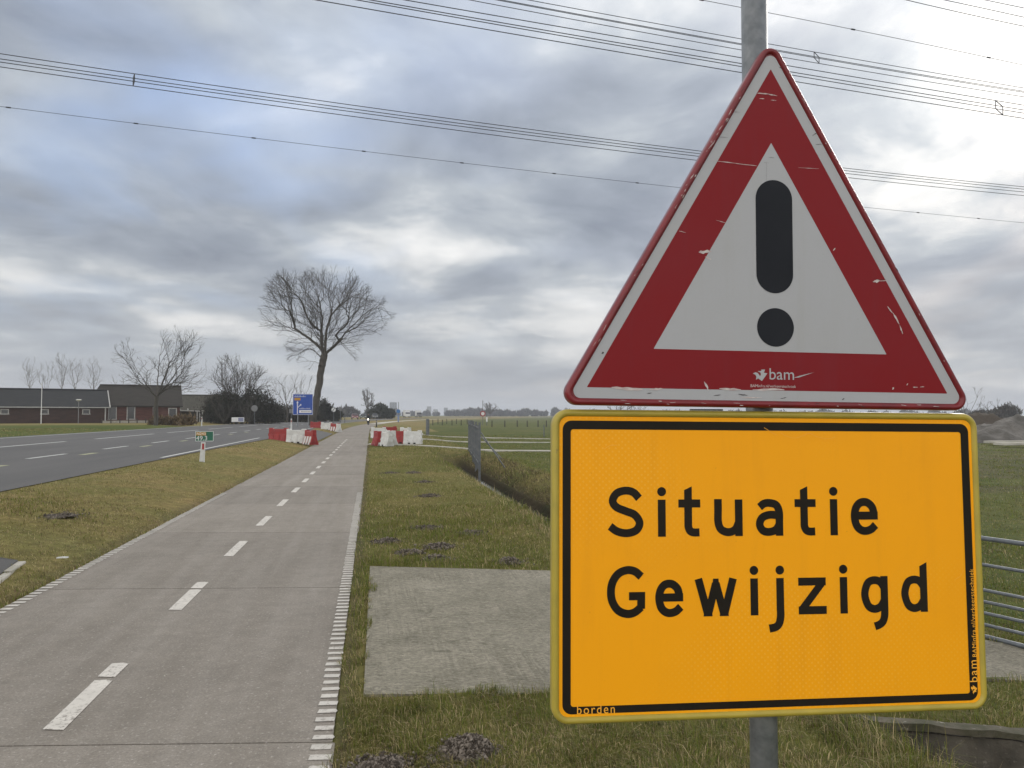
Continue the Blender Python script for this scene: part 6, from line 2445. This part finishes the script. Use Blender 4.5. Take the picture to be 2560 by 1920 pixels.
bundle('bundle of four power cables crossing the sky from upper left behind the triangle', [[(0, 134), (1300, 320), (2560, 467)], [(0, 147), (1300, 328), (2560, 473)], [(0, 155), (1300, 335), (2560, 480)], [(0, 167), (1300, 346), (2560, 489)]],
       (334, 200), 29, 0.14, [334])
bundle('upper bundle of four power cables, the lower of two behind the post top', [[(1500, 84), (1857, 145), (2560, 263)], [(1500, 99), (1857, 159.5), (2560, 275)], [(1500, 106), (1857, 167), (2560, 283)], [(1500, 122), (1857, 182), (2560, 296)]],
       (1500, 103), 28, 0.17, [2490])
bundle('upper bundle of four power cables, the higher of two behind the post top', [[(1500, 33), (1857, 98), (2560, 220)], [(1500, 45.5), (1857, 110), (2560, 228)], [(1500, 48), (1857, 112.6), (2560, 231)], [(1500, 61), (1857, 125.5), (2560, 242)]],
       (1500, 47), 34, 0.17, [2038])


def single(label, pix, ref, depth, knobs, r_=0.012):
    root, res = bundle(label, [pix], ref, depth, 0, [], r_)
    for px_ in knobs:
        p_, t = pt_on(res[0], px_)
        MB().rod(p_ - LD * 0.10, p_ + LD * 0.10, 0.035, n=8).obj('bird_marker', M['wire'], root)


single('single thin earth cable with small markers, lowest on the left', [(0, 266), (1300, 424), (2560, 557)], (0, 266), 36, [20, 340, 635, 910, 1155, 1385, 1592, 2290, 2440])
single('single thin cable with markers crossing the post near the top edge', [(1755, 0), (1917, 31), (2560, 163)], (1857, 20), 33, [1757, 2137, 2476])
bundle('highest three cables cutting the upper right corner', [[(2266, 0), (2400, 31), (2560, 65.6)], [(2362, 0), (2460, 21), (2560, 43)], [(2463, 0), (2510, 9.5), (2560, 20)]], (2400, 20), 36, 0, [])

# ================================================================== grass
def build_grass():
    r_ = np.random.default_rng(17)
    N = 1300000
    rad = np.exp(np.concatenate([r_.uniform(math.log(2.4), math.log(75), N - 60000), r_.uniform(math.log(1.0), math.log(2.4), 60000)]))
    az = r_.uniform(YAW - R(48), YAW + R(50), N)
    x, y = rad * np.sin(az), rad * np.cos(az)
    u = x - bend(y)
    dm = ditch_w(y, u)
    j1 = hash_noise(x, y, 4.5, 51) * 0.6 + hash_noise(x, y, 14.0, 52) * 0.4 - 0.5
    j2 = hash_noise(x, y, 4.5, 53) * 0.6 + hash_noise(x, y, 14.0, 54) * 0.4 - 0.5
    ok = ~((u > -3.0 + 0.07 * (j1 + 0.15)) & (u < -0.150 + 0.13 * j2))
    ok &= ~((u < np.interp(y, [0, 15, 30, 44, 90], [-6.06, -5.93, -5.73, -5.23, -5.28])) & (u > -20.9))
    ok &= ~((u > 2.70) & (y < DAM0 - 0.42 * (u - 2.7)) & (r_.random(N) < 0.9))
    ok &= ~in_poly(x + 0.22 * j1, y + 0.22 * j2, SLAB)
    ok &= ~in_poly(x, y, SIDE)
    ok &= ~in_poly(x, y, ASPH)
    ok &= ~((dm > 0.5) & (u > 3.18) & (u < 4.08))
    wall_y = DAM0 - 0.42 * (u - 2.7)
    ledge = (u > 2.4) & (np.abs(y - wall_y + 0.02) < 0.13)
    ok &= ~(ledge & (r_.random(N) < 0.80))
    for (mx, my, mr, mh, _) in MOLES:
        dd = np.hypot(x - mx, (y - my))
        ok &= ~((dd < mr * (1.0 + 0.5 * j1)) & (r_.random(N) < (0.97 if my < 6 else 0.72)))
    # thinning: bare soil along the path edge and patchy sward
    patch = hash_noise(u, y, 1.1, 21) * 0.5 + hash_noise(u, y, 3.7, 22) * 0.5
    edge = np.exp(-((u + 0.14) / 0.04) ** 2)
    ok &= r_.random(N) > edge * 0.6
    ok &= r_.random(N) < np.clip(0.15 + patch * 1.4, 0, 1)
    # the farm tracks
    for a_, c, w in (((-0.1, 42.5), (24, 38.6), 0.85), ((3.2, 55.9), (26, 51.0), 0.75), ((3.2, 71.5), (20, 57.2), 0.7)):
        ax, ay = a_; bx, by = c
        L_ = math.hypot(bx - ax, by - ay)
        t = ((x - ax) * (bx - ax) + (y - ay) * (by - ay)) / L_
        dperp = np.abs((x - ax) * (by - ay) - (y - ay) * (bx - ax)) / L_
        ok &= ~((t > 0) & (t < L_) & (dperp < w / 2 + 0.02))
    x, y, u, rad, patch, dm = x[ok], y[ok], u[ok], rad[ok], patch[ok], dm[ok]
    n = len(x)
    z = g_u(u, y) - 0.008
    onslab = in_poly(x, y, SLAB)
    z = np.where(onslab, np.interp(u, PU, PZ_FLAT) + 0.008, z)
    z = np.where((u > -3.03) & (u < -0.14), np.maximum(z, -0.004), z)
    left = u < -3.0
    bank = (dm > 0.5) & (u > 2.3) & (u < 5.2)
    fieldm = u >= 5.2
    lush = np.clip((hash_noise(u, y, 0.35, 33) * 0.3 + hash_noise(u, y, 1.1, 31) * 0.35 + hash_noise(u, y, 4.0, 32) * 0.35 - 0.5) * 1.7 + 0.5, 0, 1)
    h = r_.uniform(0.022, 0.066, n) * (0.45 + 0.95 * lush)
    h = np.where(left, h * 0.66, h)
    tall = r_.random(n) < 0.03 + 0.10 * (hash_noise(u, y, 3.0, 61) > 0.72)
    h = np.where(tall, h * 1.8, h)
    h = np.where(bank, h * r_.uniform(1.2, 2.6, n), h)
    verge = (u > -0.17) & (u < 0.25)
    h = np.where(verge & (y < 9), h * 1.15, h)
    h = h * (1 + 0.012 * rad)
    wd = np.maximum(r_.uniform(0.0018, 0.0036, n), 0.00052 * rad)
    # colours: green, olive, straw
    green = np.array([0.128, 0.158, 0.026]); dark = np.array([0.062, 0.074, 0.020])
    olive = np.array([0.200, 0.180, 0.060]); straw = np.array([0.430, 0.350, 0.195]); brown = np.array([0.165, 0.118, 0.070])
    pg = np.where(left, 0.21, np.where(fieldm, 0.66, 0.42)) + (lush - 0.5) * 0.7
    ps = np.where(left, 0.27, np.where(fieldm, 0.06, 0.19)) - (lush - 0.5) * 0.45
    ps = np.where(bank, ps + 0.10, ps)
    pick = r_.random(n)
    c = np.where((pick < pg)[:, None], green, olive)
    c = np.where((pick > 1 - ps)[:, None], straw, c)
    c = np.where((r_.random(n) < 0.13)[:, None], dark, c)
    c = np.where((r_.random(n) < np.where(left, 0.24, 0.10))[:, None], brown, c)
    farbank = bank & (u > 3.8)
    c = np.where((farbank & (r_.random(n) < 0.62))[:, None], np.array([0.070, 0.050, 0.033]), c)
    c = c * r_.uniform(0.75, 1.4, (n, 1))
    # blade: bent strip of two segments
    a = r_.uniform(0, 2 * np.pi, n)
    wind = np.stack([np.cos(a), np.sin(a)], 1)
    clump = hash_noise(u, y, 5.0, 41) * 6.28
    wind = wind + 0.8 * np.stack([np.cos(clump), np.sin(clump)], 1)
    lean = r_.uniform(0.15, 0.95, n)
    lean = np.where(r_.random(n) < 0.22, lean + 0.8, lean)
    side = np.stack([-wind[:, 1], wind[:, 0]], 1)
    side /= np.maximum(np.linalg.norm(side, axis=1, keepdims=True), 1e-6)
    # face the strip partly sideways at random
    base = np.stack([x, y, z], 1)
    s3 = np.concatenate([side * (wd / 2)[:, None], np.zeros((n, 1))], 1)
    mid = base + np.concatenate([wind * (h * lean * 0.30)[:, None], (h * 0.60)[:, None]], 1)
    tip = base + np.concatenate([wind * (h * lean * 0.85)[:, None], (h * np.clip(1.0 - 0.35 * lean, 0.3, 1))[:, None]], 1)
    near = rad < 14
    # near blades: 5 vertices, 3 triangles
    i1 = np.where(near)[0]
    V1 = np.stack([base[i1] - s3[i1], base[i1] + s3[i1], mid[i1] + s3[i1] * 0.8, mid[i1] - s3[i1] * 0.8, tip[i1]], 1).reshape(-1, 3)
    b1 = (np.arange(len(i1)) * 5)[:, None]
    T1 = np.concatenate([b1 + np.array([0, 1, 2]), b1 + np.array([0, 2, 3]), b1 + np.array([3, 2, 4])], 0)
    shade = np.array([0.75, 0.75, 0.95, 0.95, 1.1])[None, :, None] * 0 + 1.0
    C1 = (np.repeat(c[i1][:, None, :], 5, 1) * shade).reshape(-1, 3)
    i2 = np.where(~near)[0]
    V2 = np.stack([base[i2] - s3[i2], base[i2] + s3[i2], tip[i2]], 1).reshape(-1, 3)
    T2 = np.arange(3 * len(i2)).reshape(-1, 3) + len(V1)
    C2 = np.repeat(c[i2], 3, 0)
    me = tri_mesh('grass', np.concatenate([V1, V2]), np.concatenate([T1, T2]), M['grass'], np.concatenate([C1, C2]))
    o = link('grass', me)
    tag(o, 'short winter grass of the verges and field, green mixed with straw', 'grass', kind='stuff')
    return n


build_grass()

# ================================================================== the air
q = MB().box((1000, 2400, 36.5), (6400, 5600, 77.0))
hz = bpy.data.materials.new('haze')
hz.use_nodes = True
nt = hz.node_tree
nt.nodes.clear()
mo = nt.nodes.new('ShaderNodeOutputMaterial')
pv = nt.nodes.new('ShaderNodeVolumePrincipled')
pv.inputs['Color'].default_value = (0.86, 0.91, 1.0, 1)
pv.inputs['Density'].default_value = 0.00042
nt.links.new(pv.outputs[0], mo.inputs['Volume'])
if HAZE:
    o = q.obj('haze', hz)
    tag(o, 'thin winter haze over the land', 'haze', kind='stuff')
